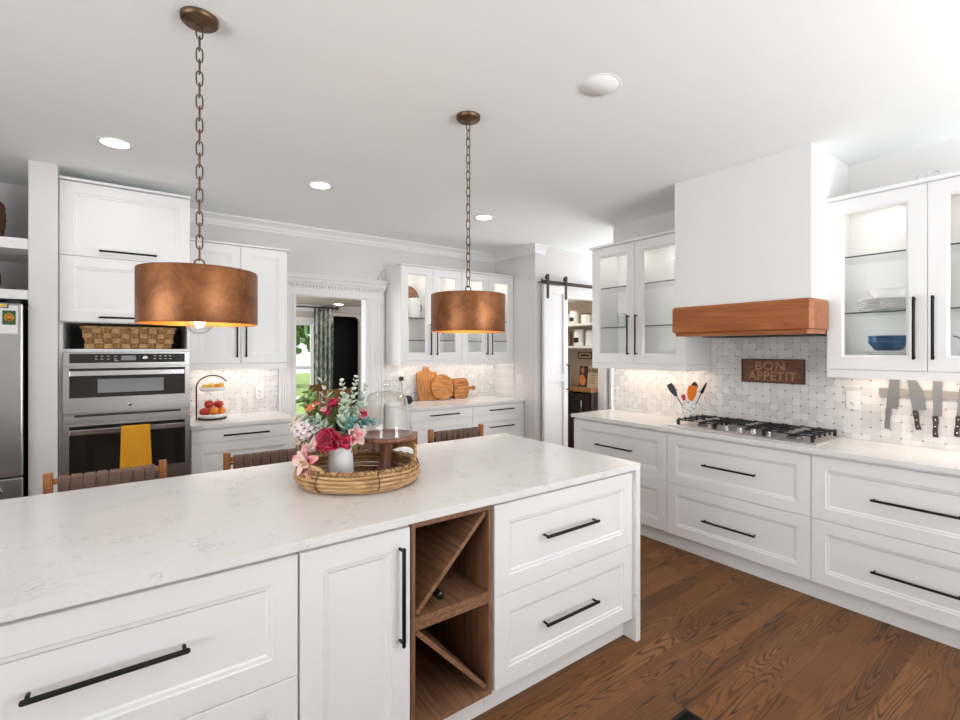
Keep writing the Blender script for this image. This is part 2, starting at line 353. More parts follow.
# ------------------------------------------------------------------ mesh helpers
class MB:
    def __init__(s): s.v = []; s.f = []; s.s = []
    def add(s, vs, fs, smooth=False, M=None):
        k = len(s.v)
        s.v += [tuple(M @ Vector(v)) if M is not None else tuple(v) for v in vs]
        s.f += [tuple(i+k for i in f) for f in fs]; s.s += [smooth]*len(fs); return s
    def box(s, x0, x1, y0, y1, z0, z1, M=None):
        x0, x1 = sorted((x0, x1)); y0, y1 = sorted((y0, y1)); z0, z1 = sorted((z0, z1))
        v = [(x0,y0,z0),(x1,y0,z0),(x1,y1,z0),(x0,y1,z0),(x0,y0,z1),(x1,y0,z1),(x1,y1,z1),(x0,y1,z1)]
        return s.add(v, [(0,3,2,1),(4,5,6,7),(0,1,5,4),(1,2,6,5),(2,3,7,6),(3,0,4,7)], False, M)
    def lathe(s, prof, c=(0,0,0), n=32, M=None, smooth=True, a0=0.0, closed_prof=False):
        vs = []; fs = []
        m = len(prof)
        for i in range(n):
            a = a0+2*PI*i/n
            for r, z in prof: vs.append((c[0]+r*math.cos(a), c[1]+r*math.sin(a), c[2]+z))
        for i in range(n):
            j = (i+1) % n
            for k in range(m if closed_prof else m-1):
                k2 = (k+1) % m
                if prof[k][0] < 1e-6 and prof[k2][0] < 1e-6: continue
                if prof[k][0] < 1e-6: fs.append((i*m+k, j*m+k2, i*m+k2))
                elif prof[k2][0] < 1e-6: fs.append((i*m+k, j*m+k, i*m+k2))
                else: fs.append((i*m+k, j*m+k, j*m+k2, i*m+k2))
        return s.add(vs, fs, smooth, M)
    def tube(s, pts, r, n=8, closed=False, rr=None, flat=1.0):
        P = [Vector(p) for p in pts]; m = len(P); vs = []; fs = []
        up = None
        for i in range(m):
            if closed: t = P[(i+1) % m]-P[i-1]
            else: t = P[min(i+1, m-1)]-P[max(i-1, 0)]
            t = t.normalized() if t.length > 1e-9 else Vector((0,0,1))
            if up is None:
                up = Vector((0,0,1)) if abs(t.z) < 0.9 else Vector((1,0,0))
            a = up - t*up.dot(t)
            if a.length < 1e-6: a = t.orthogonal()
            a.normalize(); up = a; b = t.cross(a)
            q = rr[i] if rr else r
            for k in range(n):
                an = 2*PI*k/n
                vs.append(P[i]+a*(q*math.cos(an))+b*(q*flat*math.sin(an)))
        for i in range(m if closed else m-1):
            j = (i+1) % m
            for k in range(n):
                k2 = (k+1) % n
                fs.append((i*n+k, i*n+k2, j*n+k2, j*n+k))
        if not closed:
            fs.append(tuple(range(n-1, -1, -1))); fs.append(tuple((m-1)*n+k for k in range(n)))
        return s.add(vs, fs, True)
    def cyl(s, p0, p1, r0, r1=None, n=16): return s.tube([p0, p1], r0, n, False, [r0, r0 if r1 is None else r1])
    def ball(s, c, rx, ry=None, rz=None, n=16, m=10, M=None):
        ry = ry or rx; rz = rz or rx
        prof = [(math.sin(PI*k/m), -math.cos(PI*k/m)) for k in range(m+1)]
        prof[0] = (0, -1); prof[-1] = (0, 1)
        T = Matrix.Translation(c) @ Matrix.Diagonal((rx, ry, rz, 1))
        return s.lathe(prof, (0,0,0), n, (M @ T) if M is not None else T)
    def prism(s, poly, axis, a, b, M=None, smooth=False):
        """polygon in the plane normal to axis, extruded from a to b"""
        def p(u, w, t): return (t,u,w) if axis == 'x' else (u,t,w) if axis == 'y' else (u,w,t)
        n = len(poly); vs = [p(u,w,a) for u,w in poly]+[p(u,w,b) for u,w in poly]
        s.add(vs, [tuple(range(n-1,-1,-1)), tuple(range(n,2*n))], False, M)
        return s.add(vs, [(i,(i+1)%n,n+(i+1)%n,n+i) for i in range(n)], smooth, M)
    def rings(s, loops, cap_first=False, cap_last=False, smooth=False, M=None):
        """loops of equal length joined into a skin"""
        n = len(loops[0]); vs = [v for l in loops for v in l]; fs = []
        for a in range(len(loops)-1):
            for i in range(n): fs.append((a*n+i, a*n+(i+1)%n, (a+1)*n+(i+1)%n, (a+1)*n+i))
        if cap_first: fs.append(tuple(range(n-1,-1,-1)))
        if cap_last: fs.append(tuple((len(loops)-1)*n+i for i in range(n)))
        return s.add(vs, fs, smooth, M)
    def sweep(s, path, prof):
        """profile (offset to the right of the path, z) mitred along a horizontal path"""
        P = [Vector(p[:2]) for p in path]; m = len(P); loops = []
        for i in range(m):
            d0 = (P[i]-P[i-1]).normalized() if i > 0 else None; d1 = (P[i+1]-P[i]).normalized() if i < m-1 else None
            r0 = Vector((d0.y, -d0.x)) if d0 else None; r1 = Vector((d1.y, -d1.x)) if d1 else None
            if r0 is None: mv = r1
            elif r1 is None: mv = r0
            else:
                mv = (r0+r1).normalized(); mv = mv/mv.dot(r0)
            loops.append([(P[i].x+mv.x*o, P[i].y+mv.y*o, z) for o, z in prof])
        return s.rings(loops, True, True)
    def sheet(s, fn, nu, nv, thick=0.0, smooth=True, M=None):
        vs = [fn(i/nu, j/nv) for j in range(nv+1) for i in range(nu+1)]
        fs = [(j*(nu+1)+i, j*(nu+1)+i+1, (j+1)*(nu+1)+i+1, (j+1)*(nu+1)+i) for j in range(nv) for i in range(nu)]
        return s.add(vs, fs, smooth, M)
    def build(s, name, mat, parent=None, bevel=0, seg=2, solid=0, sub=0):
        me = bpy.data.meshes.new(name); me.from_pydata(s.v, [], s.f); me.update()
        me.polygons.foreach_set('use_smooth', s.s)
        if mat: me.materials.append(mat)
        import bmesh
        bm = bmesh.new(); bm.from_mesh(me); bmesh.ops.recalc_face_normals(bm, faces=bm.faces); bm.to_mesh(me); bm.free()
        o = bpy.data.objects.new(name, me); COL.objects.link(o)
        if parent: o.parent = parent
        if solid:
            md = o.modifiers.new('solid', 'SOLIDIFY'); md.thickness = solid; md.offset = 0
        if sub:
            md = o.modifiers.new('sub', 'SUBSURF'); md.levels = sub; md.render_levels = sub
        if bevel:
            md = o.modifiers.new('bevel', 'BEVEL'); md.width = bevel; md.segments = seg; md.limit_method = 'ANGLE'; md.angle_limit = 0.7
        return o

def tag(o, label, cat, group=None, kind=None):
    o['label'] = label; o['category'] = cat
    if group: o['group'] = group
    if kind: o['kind'] = kind
    return o
def thing(name, label, cat, loc=(0,0,0), rz=0, group=None):
    o = bpy.data.objects.new(name, None); COL.objects.link(o); o.empty_display_size = 0.05
    o.location = loc; o.rotation_euler = (0,0,rz)
    return tag(o, label, cat, group)
def kids(o): return [c for c in bpy.data.objects if c.parent == o]
def dup(root, loc, rz=None, label=None, name=None):
    table = {}
    for c in bpy.data.objects: table.setdefault(c.parent, []).append(c)
    r = root.copy(); COL.objects.link(r); r.location = loc
    if rz is not None: r.rotation_euler = (0,0,rz)
    if label: r['label'] = label
    def rec(src, dst):
        for ch in table.get(src, []):
            c = ch.copy(); COL.objects.link(c); c.parent = dst; rec(ch, c)
    rec(root, r); return r
def struct(name, mb, mat, label, cat, bevel=0):
    o = mb.build(name, mat, None, bevel); return tag(o, label, cat, None, 'structure')

# ------------------------------------------------------------------ the room
CZ = 2.72
XR, YB, XS, YBARN = 3.86, 4.90, 3.83, 4.13      # right wall, back wall, side wall of the back run, pantry wall
f = MB().box(-3.7, 6.2, -3.1, 8.9, -0.08, 0.0); struct('floor', f, OAK, 'dark stained oak plank floor of the kitchen', 'floor')
c = MB().box(-3.7, 6.2, -3.1, 7.72, CZ, CZ+0.08); struct('ceiling', c, CEILM, 'smooth pale grey ceiling above the kitchen', 'ceiling')
# back wall with the cased opening
DX0, DX1, DZ = 1.325, 2.072, 2.05
w = MB().box(-1.62, DX0, YB, YB+0.11, 0, CZ); w.box(DX1, XS+0.12, YB, YB+0.11, 0, CZ); w.box(DX0, DX1, YB, YB+0.11, DZ, CZ)
struct('wall_back', w, WALLM, 'grey wall behind the cabinets with the doorway to the dining room', 'wall')
w = MB().box(XS, XS+0.12, YBARN, YB, 0, CZ); struct('wall_side', w, WALLM, 'short grey return wall with the light switch', 'wall')
# right wall ends at y = 3.04; behind its end the passage to the pantry
w = MB().box(XR, XR+0.12, -3.1, -2.85, 0, CZ); w.box(XR, XR+0.12, -0.55, 3.04, 0, CZ); w.box(XR, XR+0.12, -2.85, -0.55, 0, 0.5); w.box(XR, XR+0.12, -2.85, -0.55, 2.4, CZ); struct('wall_right', w, WALLM, 'grey wall behind the cooktop and range hood', 'wall')
PX0, PX1, PZ = 4.25, 5.09, 2.16
w = MB().box(XS+0.12, PX0, YBARN, YBARN+0.11, 0, CZ); w.box(PX1, 6.2, YBARN, YBARN+0.11, 0, CZ); w.box(PX0, PX1, YBARN, YBARN+0.11, PZ, CZ)
struct('wall_pantry', w, WALLM, 'grey wall carrying the sliding barn door rail', 'wall')
w = MB().box(6.1, 6.2, 2.2, 2.6, 0, CZ); w.box(6.1, 6.2, 3.8, YBARN, 0, CZ); w.box(6.1, 6.2, 2.6, 3.8, 0, 0.5); w.box(6.1, 6.2, 2.6, 3.8, 2.4, CZ); w.box(XR+0.12, 6.1, 2.2, 2.3, 0, CZ); struct('wall_passage', w, WALLM, 'grey wall closing the passage behind the cooktop wall', 'wall')
# pantry shell
w = MB().box(5.34, 5.42, YBARN+0.11, 5.6, 0, CZ); w.box(XS+0.12, 5.34, 5.5, 5.6, 0, CZ)
struct('wall_pantry_inside', w, PANTW, 'tan painted walls inside the pantry', 'wall')
# left wall, rear wall with unseen windows added to light the kitchen
def wall_holes_x(y0, y1, xs0, xs1, holes):
    m = MB(); x = xs0
    for a, b, z0, z1 in holes:
        m.box(x, a, y0, y1, 0, CZ); m.box(a, b, y0, y1, 0, z0); m.box(a, b, y0, y1, z1, CZ); x = b
    m.box(x, xs1, y0, y1, 0, CZ); return m
struct('wall_rear', wall_holes_x(-3.1, -3.0, -3.7, XR, [(1.1, 3.5, 0.5, 2.4)]), WALLM, 'grey wall behind the viewer with an added wide window', 'wall')
m = MB().box(-3.7, -3.6, -3.0, -1.7, 0, CZ); m.box(-3.7, -3.6, 2.1, YB+.11, 0, CZ); m.box(-3.7, -3.6, -1.7, 2.1, 0, 0.5); m.box(-3.7, -3.6, -1.7, 2.1, 2.4, CZ); m.box(-3.6, -1.62, YB, YB+.11, 0, CZ)
struct('wall_left', m, WALLM, 'grey wall with an added wide window at the far left', 'wall')
def winframe(name, axis, a0, a1, z0, z1, p0, p1, label, rail=None, mull=()):
    m = MB(); t = 0.05
    def bx(a, b, c, d):
        if axis == 'x': m.box(a, b, p0, p1, c, d)
        else: m.box(p0, p1, a, b, c, d)
    bx(a0, a1, z0, z0+t); bx(a0, a1, z1-t, z1); bx(a0, a0+t, z0+t, z1-t); bx(a1-t, a1, z0+t, z1-t)
    if rail: bx(a0+t, a1-t, rail-0.025, rail+0.025)
    for q in mull: bx(q-0.03, q+0.03, z0+t, z1-t)
    o = struct(name, m, TRIMW, label, 'window')
    g = MB(); q = (p0+p1)/2
    if axis == 'x': g.box(a0+t, a1-t, q-0.003, q+0.003, z0+t, z1-t)
    else: g.box(q-0.003, q+0.003, a0+t, a1-t, z0+t, z1-t)
    g.build('window_pane', GLASS, o); return o
winframe('added_window_1', 'x', 1.1, 3.5, 0.5, 2.4, -3.07, -3.02, 'added wide white framed window behind the viewer', None, (2.3,))  # unseen window, added as a source for the rear fill
winframe('added_window_2', 'y', -2.85, -0.55, 0.5, 2.4, 3.90, 3.94, 'added white framed window in the right wall behind the viewer', None, (-1.7,))  # out of view, added for the fill from the right
winframe('added_window_3', 'y', -1.7, 2.1, 0.5, 2.4, -3.68, -3.63, 'added white framed window in the far left wall', None, (-0.4, 0.8))  # out of view, added for the fill from the left
winframe('added_window_5', 'y', 2.6, 3.8, 0.5, 2.4, 6.13, 6.17, 'added white framed window at the end of the passage')  # unseen, added to go with the passage fill lamp
# fridge alcove: divider beside the oven tower
m = MB().box(-0.515, -0.374, 4.205, YB, 0, CZ); struct('wall_divider', m, WALLM, 'tall narrow grey wall end between fridge and ovens', 'wall')
m = MB().box(-1.62, -1.50, 4.205, YB, 0, CZ); struct('wall_alcove', m, WALLM, 'left side wall of the fridge alcove', 'wall')
# crown moulding
cp = [(0.0, 2.622), (0.012, 2.622), (0.016, 2.640), (0.024, 2.652), (0.030, 2.672), (0.052, 2.694), (0.070, 2.702), (0.076, 2.7195), (0.0, 2.7195)]
m = MB().sweep([(0.40, YB-.0005), (XS-.0005, YB-.0005), (XS-.0005, YBARN-.0005), (XS+0.15, YBARN-.0005)], cp); struct('trim_1', m, TRIMW, 'white crown moulding along the back wall', 'crown moulding')
# cased opening: fluted pilasters, frieze and dentil cornice
m = MB()
for x0, x1 in ((1.172, DX0), (DX1, 2.262)):
    m.box(x0, x1, YB-0.022, YB-0.0005, 0, DZ); 
    m.box(x0, x0+0.02, YB-0.034, YB-0.022, 0.16, DZ); m.box(x1-0.02, x1, YB-0.034, YB-0.022, 0.16, DZ)
    n = 4
    for k in range(n):
        xx = x0+0.028+(x1-x0-0.056)*(k+0.5)/n
        m.prism([(xx+0.0125*math.cos(a), YB-0.022-0.008*math.sin(a)) for a in [PI*i/6 for i in range(7)]], 'z', 0.16, DZ-0.02)
    m.box(x0-0.003, x1+0.003, YB-0.042, YB-0.022, 0, 0.15)
m.box(1.172, 2.262, YB-0.032, YB-0.0005, DZ, 2.135)
m.box(DX0, DX0+0.012, YB-0.02, YB+0.10, 0, DZ); m.box(DX1-0.012, DX1, YB-0.02, YB+0.10, 0, DZ); m.box(DX0, DX1, YB-0.02, YB+0.10, DZ-0.012, DZ)
for k in range(34): 
    x = 1.178+k*0.0322; m.box(x, x+0.019, YB-0.046, YB-0.032, 2.118, 2.146)
struct('trim_2', m, TRIMW, 'white fluted door casing with a dentil frieze', 'door casing')
cc = [(0, 2.146), (0.046, 2.146), (0.050, 2.160), (0.064, 2.172), (0.072, 2.196), (0.092, 2.214), (0.094, 2.226), (0.104, 2.232), (0.104, 2.245), (0, 2.245)]
m = MB().prism([(YB-.0005-o, z) for o, z in cc], 'x', 1.172, 2.282); struct('trim_3', m, TRIMW, 'white stepped cornice above the doorway', 'cornice')
# pantry opening casing + baseboards
m = MB().box(PX0, PX0+0.02, YBARN-0.004, YBARN+0.114, 0, PZ-0.02); m.box(PX1-0.02, PX1, YBARN-0.004, YBARN+0.114, 0, PZ-0.02); m.box(PX0, PX1, YBARN-0.004, YBARN+0.114, PZ-0.02, PZ)
struct('trim_4', m, TRIMW, 'white lining of the pantry opening', 'door casing')
m = MB().box(XR+0.1205, XR+0.134, 2.3, 3.04, 0, 0.13); m.box(XS-0.014, XS-0.0005, YBARN, 4.31, 0, 0.13); m.box(XS-0.014, XS+0.05, YBARN-0.014, YBARN-0.0005, 0, 0.13)
struct('baseboard_side', m, TRIMW, 'white baseboard round the end of the return wall', 'baseboard')
# mosaic tile
m = MB().box(XR-0.012, XR-0.0005, 0.19, 3.03, 0.9145, 1.3295).box(XR-0.012, XR-0.0005, 1.13, 2.04, 1.3295, 1.59); struct('backsplash_right', m, TILEY, 'white marble mosaic backsplash behind the cooktop', 'backsplash')
m = MB().box(0.389, 1.165, YB-0.012, YB-0.0005, 0.9145, 1.334); struct('backsplash_left', m, TILEX, 'white marble mosaic backsplash behind the fruit stand', 'backsplash')
m = MB().box(2.268, XS-0.0005, YB-0.012, YB-0.0005, 0.9145, 1.334); m.box(XS-0.012, XS-0.0005, 4.50, YB-0.012, 0.9145, 1.334)
struct('backsplash_back', m, TILEX, 'white marble mosaic backsplash behind the cutting boards', 'backsplash')

# ------------------------------------------------------------------ dining room beyond the doorway
m = MB().box(2.61-2.0, 1.2, 7.6, 7.7, 0, CZ); m.box(1.2, 2.36, 7.6, 7.7, 0, 0.45); m.box(1.2, 2.36, 7.6, 7.7, 1.93, CZ); m.box(2.36, 2.62, 7.6, 7.7, 0, CZ); m.box(2.62, 3.11, 7.6, 7.7, 2.04, CZ); m.box(3.11, 3.83, 7.6, 7.7, 0, CZ)
struct('wall_dining_far', m, BEIGE, 'beige dining room wall with the window', 'wall')
m = MB().box(0.1, 0.2, 5.01, 7.6, 0, 0.5); m.box(0.1, 0.2, 5.01, 7.6, 2.3, CZ); m.box(0.1, 0.2, 5.01, 5.5, 0.5, 2.3); m.box(0.1, 0.2, 7.3, 7.6, 0.5, 2.3); m.box(3.83, 3.95, 5.01, 7.7, 0, CZ)
struct('wall_dining_side', m, BEIGE, 'beige side walls of the dining room', 'wall')
winframe('window_4', 'x', 1.2, 2.36, 0.45, 1.93, 7.62, 7.67, 'dining room window looking onto the lawn', 1.22)
m = MB().box(1.12, 1.2, 7.575, 7.5995, 0.40, 2.0); m.box(2.33, 2.43, 7.575, 7.5995, 0.40, 2.0); m.box(1.2, 2.33, 7.575, 7.5995, 1.905, 2.0); m.box(1.08, 2.46, 7.56, 7.5995, 0.40, 0.45)
struct('trim_5', m, TRIMW, 'white casing round the dining room window', 'window casing')
m = MB().box(0.2, 3.83, 6.4, 7.5995, 2.20, CZ-.0005); struct('trim_6', m, BEIGE, 'beige dropped soffit in the dining room', 'soffit')
m = MB().sweep([(0.2, 7.599), (3.829, 7.599)], [(0, 2.10), (0.012, 2.10), (0.02, 2.13), (0.06, 2.18), (0.066, 2.1995), (0, 2.1995)]); struct('trim_7', m, TRIMW, 'white moulding under the dining room soffit', 'crown moulding')
m = MB().box(0.2, 3.83, 6.37, 6.3995, 2.19, 2.26); struct('trim_8', m, TRIMW, 'white edge strip of the dining room soffit', 'moulding')
m = MB().box(2.55, 2.62, 7.57, 7.5995, 0, 2.04); m.box(3.11, 3.26, 7.57, 7.5995, 0, 2.04); m.box(2.55, 3.26, 7.57, 7.5995, 2.04, 2.09)
m.prism([(3.11, 2.04), (3.11, 1.94), (3.07, 2.0), (3.02, 2.04)], 'y', 7.57, 7.5995)
struct('trim_9', m, TRIMW, 'white casing round the dark doorway in the dining room', 'door casing')
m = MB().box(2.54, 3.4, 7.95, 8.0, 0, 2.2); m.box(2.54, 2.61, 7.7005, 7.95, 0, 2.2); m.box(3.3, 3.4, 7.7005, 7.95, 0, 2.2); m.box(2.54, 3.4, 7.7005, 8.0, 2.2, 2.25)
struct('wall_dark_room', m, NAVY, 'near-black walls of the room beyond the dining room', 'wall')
m = MB().box(-8, 12, 9.0, 40, -0.5, -0.4); struct('ground', m, GRASS, 'sunlit lawn outside the dining room window', 'lawn')
m = MB().box(-8, 12, 17.5, 20, -0.40, -0.385); struct('driveway', m, DRIVE, 'pale concrete drive across the lawn', 'driveway')
t = thing('curtain', 'grey green leaf print curtain beside the dining room window', 'curtain', (2.31, 7.47, 0))
m = MB(); m.sheet(lambda u, v: (0.30*u, 0.022*math.sin(u*PI*9)+0.006*math.sin(v*7+u*5), 0.02+2.12*v), 54, 8)
m.build('fabric_panel', CURTM, t, solid=0.004)
for k in range(6): MB().tube([(0.03+0.05*k+0.0, 0.02*math.cos(a), 2.155+0.02*math.sin(a)) for a in [2*PI*i/10 for i in range(10)]], 0.003, 6, True).build('curtain_ring', BRONZE, t)
t = thing('curtain_rod', 'dark metal curtain rod above the dining room window', 'curtain rod', (1.0, 7.47, 2.155))
MB().cyl((0,0,0), (1.66,0,0), 0.011, n=10).build('rod', BRONZE, t); MB().ball((-0.02,0,0), 0.025).build('finial', BRONZE, t); MB().ball((1.68,0,0), 0.025).build('finial', BRONZE, t)
for x in (0.1, 1.60): MB().box(x-0.008, x+0.008, 0.0, 0.1285, -0.008, 0.008).build('bracket', BRONZE, t)
for i, (x, y, h, r, lb) in enumerate([(5.2, 22, 6.0, 1.6, 'leafy green tree in the middle of the dining room window'), (8.7, 27, 7.5, 2.4, 'broad green tree at the right of the lawn'), (-0.5, 26, 7.0, 2.2, 'round green tree at the left of the lawn'), (4.0, 30, 9.0, 2.6, 'tall distant green tree across the lawn')]):
    t = thing('tree', lb, 'tree', (x, y, -0.4), 0, 'trees outside the dining room window')
    MB().tube([(0,0,0),(0.05,0.02,h*0.3),(0,0.1,h*0.7)], 0.2, 8, rr=[0.2, 0.15, 0.07]).build('trunk', BARK, t)
    m = MB()
    for k in range(420):
        a = random.uniform(0, 2*PI); u = random.uniform(-1, 1); q = random.random()**0.4
        p = Vector((r*q*math.cos(a)*math.sqrt(1-u*u), r*q*math.sin(a)*math.sqrt(1-u*u), h*0.62+h*0.40*u*q))
        M = Matrix.Translation(p) @ Euler((random.uniform(0,6), random.uniform(0,6), random.uniform(0,6))).to_matrix().to_4x4()
        s = random.uniform(0.16, 0.36)
        m.add([(-s,-s*.6,0),(s*.2,-s*.7,0.05),(s,0,0),(s*.1,s*.7,0.06),(-s,s*.5,0)], [(0,1,2,3,4)], False, M)
    m.build('crown', TREEL, t)

# ------------------------------------------------------------------ cabinets
def rect(x0, x1, z0, z1, i, y): return [(x0+i, y, z0+i), (x1-i, y, z0+i), (x1-i, y, z1-i), (x0+i, y, z1-i)]
def front_panel(x0, x1, z0, z1, fr=0.072, t=0.019, flat=False):
    m = MB(); lp = [rect(x0,x1,z0,z1,0,t), rect(x0,x1,z0,z1,0,0.0018), rect(x0,x1,z0,z1,0.0018,0)]
    if not flat:
        lp += [rect(x0,x1,z0,z1,fr,0), rect(x0,x1,z0,z1,fr+0.003,0.0045), rect(x0,x1,z0,z1,fr+0.014,0.0055), rect(x0,x1,z0,z1,fr+0.020,0.0095)]
    return m.rings(lp, True, True)
def glass_frame(x0, x1, z0, z1, fr=0.075, t=0.019):
    m = MB(); lp = [rect(x0,x1,z0,z1,fr+0.012,t), rect(x0,x1,z0,z1,0,t), rect(x0,x1,z0,z1,0,0.0018), rect(x0,x1,z0,z1,0.0018,0), rect(x0,x1,z0,z1,fr,0), rect(x0,x1,z0,z1,fr+0.012,0.008), rect(x0,x1,z0,z1,fr+0.012,t)]
    return m.rings(lp)
def bar_pull(cx, cz, ln, vert=False, r=0.0070, out=0.032):
    m = MB(); h = ln/2
    def P(a, y): return (cx, y, cz+a) if vert else (cx+a, y, cz)
    m.tube([P(-h, -out), P(-h+0.004, -out), P(h-0.004, -out), P(h, -out)], r, 12, rr=[r*0.6, r, r, r*0.6], flat=1.0)
    for a in (-h+0.012, h-0.012): m.cyl(P(a, -out), P(a, 0.0005), r*0.72, n=10)
    return m
GAP = 0.0015
FILL_STRIP = plain('fill_strip_lens', (0.85, 0.85, 0.83), 0.5, emit=(1.0, 0.96, 0.92, 1.5))  # glowing lens of the strips added inside the cabinets
def carcass(w, d, z0, z1, open_front=True, t=0.018):
    m = MB(); y0 = 0.0205
    m.box(0.0005, t, y0, d, z0, z1); m.box(w-t, w-0.0005, y0, d, z0, z1); m.box(t, w-t, y0, d, z0, z0+t); m.box(t, w-t, y0, d, z1-t, z1); m.box(t, w-t, d-0.010, d, z0+t, z1-t)
    return m
def cabinet(name, label, cat, loc, rz, w, d, z0, z1, fronts, group=None, kick=None, rail=None, top=None, mat=WHITE, shelves=(), puck=False):
    t = thing(name, label, cat, loc, rz, group)
    carcass(w, d, z0, z1).build('carcass', mat, t)
    for kind, x0, x1, a, b, hs in fronts:
        if kind == 'glass':
            o = glass_frame(x0+GAP, x1-GAP, a+GAP, b-GAP).build('door', mat, t)
            MB().box(x0+0.08, x1-0.08, 0.010, 0.014, a+0.08, b-0.08).build('glass_pane', GLASS, o)
        else:
            o = front_panel(x0+GAP, x1-GAP, a+GAP, b-GAP, 0.072 if (b-a) > 0.2 else 0.0, flat=(b-a) < 0.2).build('door' if kind == 'door' else 'drawer', mat, t)
        if hs:
            hx, hz, ln, vert = hs; bar_pull(hx, hz, ln, vert).build('handle', BLACKM, o)
    if kick: MB().box(0, w, kick, kick+0.016, 0.001, z0-0.001).build('toe_kick', mat, t)
    if rail: MB().box(0.0005, w-0.0005, 0.004, 0.024, rail[0], rail[1]-0.002).box(0.0005, 0.018, 0.024, d, rail[0], rail[1]-0.002).box(w-0.018, w-0.0005, 0.024, d, rail[0], rail[1]-0.002).build('light_rail', mat, t)
    if top:
        tl = 0 if len(top) < 3 else top[2]; tr = 0 if len(top) < 4 else top[3]
        MB().box(-tl, w+tr, -0.022, d, z1+0.0005, top[1]).build('top_trim', mat, t, 0.003)
    for z in shelves:
        s = MB().box(0.019, w-0.019, 0.045, d-0.012, z-0.004, z+0.004).build('glass_shelf', SHELFG, t)
        MB().box(0.0195, w-0.0195, 0.0435, 0.0448, z-0.0042, z+0.0042).build('shelf_edge', SHELFE, s)
    if puck:
        for lx, sg in ((0.024, 1), (w-0.024, -1)):      # hidden strips added behind the door stiles to brighten the interior
            MB().box(lx-0.005, lx+0.005, 0.034, 0.042, z0+0.05, z1-0.05).build('fill_strip', FILL_STRIP, t)
            ld = bpy.data.lights.new('fill_strip_light', 'AREA'); ld.shape = 'RECTANGLE'; ld.size = 0.012; ld.size_y = z1-z0-0.12; ld.energy = 1.5; ld.color = (1.0, 0.965, 0.93)
            lo = bpy.data.objects.new('fill_strip_light', ld); COL.objects.link(lo); lo.parent = t; lo.location = (lx+sg*0.008, 0.040, (z0+z1)/2); lo.rotation_euler = (PI/2, 0, PI-sg*PI/4)
        for x in puck:
            p = MB().lathe([(0, 0), (0.032, 0), (0.034, 0.003), (0.034, 0.012)], (x, d*0.55, z1-0.031), 20).build('puck_light', PUCK, t)
            ld = bpy.data.lights.new('cabinet_light', 'POINT'); ld.energy = 0.38; ld.color = (1.0, 0.94, 0.87); ld.shadow_soft_size = 0.035
            lo = bpy.data.objects.new('cabinet_light', ld); COL.objects.link(lo); lo.parent = t; lo.location = (x, d*0.55, z1-0.085)
    return t

FY = Matrix(((1,0,0,0),(0,0,1,0),(0,1,0,0),(0,0,0,1)))   # turns a lathe's axis onto y

R90 = -PI/2
BD = [(0.113, 0.4936), (0.4936, 0.868)]
def two_drawers(x0, x1, cx, ln): return [('drawer', x0, x1, 0.113, 0.4936, (cx, 0.308, ln, False)), ('drawer', x0, x1, 0.4936, 0.868, (cx, 0.690, ln, False))]
# --- island
IY = 1.5285
G = 'island cabinets'
cabinet('base_cabinet', 'white island drawer base at the near left corner, beside the tall door', 'cabinet', (-0.489, IY, 0), 0, 0.914, 0.62, 0.113, 0.882, [('drawer', 0, 0.914, 0.113, 0.4936, (0.457, 0.308, 0.335, False)), ('drawer', 0, 0.914, 0.4936, 0.868, (0.457, 0.694, 0.335, False))], G, 0.06)
cabinet('base_cabinet', 'narrow white island cabinet with one tall door left of the wine rack', 'cabinet', (0.427, IY, 0), 0, 0.389, 0.62, 0.113, 0.882, [('door', 0.002, 0.387, 0.113, 0.868, (0.345, 0.638, 0.345, True))], G, 0.06)
cabinet('base_cabinet', 'white island drawer base right of the wine rack, at the waterfall end', 'cabinet', (1.186, IY, 0), 0, 0.913, 0.62, 0.113, 0.882, two_drawers(0.009, 0.912, 0.443, 0.345), G, 0.06)
t = thing('wine_rack', 'open walnut wine rack with diagonal dividers in the island', 'wine rack', (0.818, IY, 0))
W = 0.366
m = MB().box(0.001, 0.017, 0.003, 0.61, 0.113, 0.875).box(W-0.017, W-0.001, 0.003, 0.61, 0.113, 0.875); m.build('side_panel', WALNUTZ, t)
MB().box(0.017, W-0.017, 0.003, 0.61, 0.857, 0.875).build('top_panel', WALNUT, t)
MB().box(0.017, W-0.017, 0.003, 0.61, 0.113, 0.132).build('bottom_panel', WALNUT, t)
MB().box(0.017, W-0.017, 0.595, 0.61, 0.132, 0.857).build('back_panel', WALNUTZ, t)
MB().box(0.0175, W-0.0175, 0.004, 0.595, 0.508, 0.530).build('shelf', WALNUT, t); MB().box(0.0175, W-0.0175, 0.004, 0.595, 0.483, 0.5065).build('shelf', WALNUT, t)
def diag(xa, za, xb, zb, th=0.017):
    d = Vector((xb-xa, zb-za)).normalized(); n = Vector((-d.y, d.x))*th/2
    return MB().prism([(xa-n.x, za-n.y), (xb-n.x, zb-n.y), (xb+n.x, zb+n.y), (xa+n.x, za+n.y)], 'y', 0.012, 0.594)
diag(0.027, 0.541, W-0.026, 0.846).build('diagonal_divider', WALNUT, t)
diag(0.027, 0.472, W-0.026, 0.145).build('diagonal_divider', WALNUT, t)
MB().box(0, W, 0.06, 0.076, 0.001, 0.112).build('toe_kick', WHITE, t)
bt = thing('wine_bottle', 'dark wine bottle lying under the diagonal divider in the rack', 'bottle', (0.953, IY+0.02, 0.5315))
Mx = Matrix.Translation((0, 0, 0.0385)) @ Matrix.Rotation(-PI/2, 4, 'X')
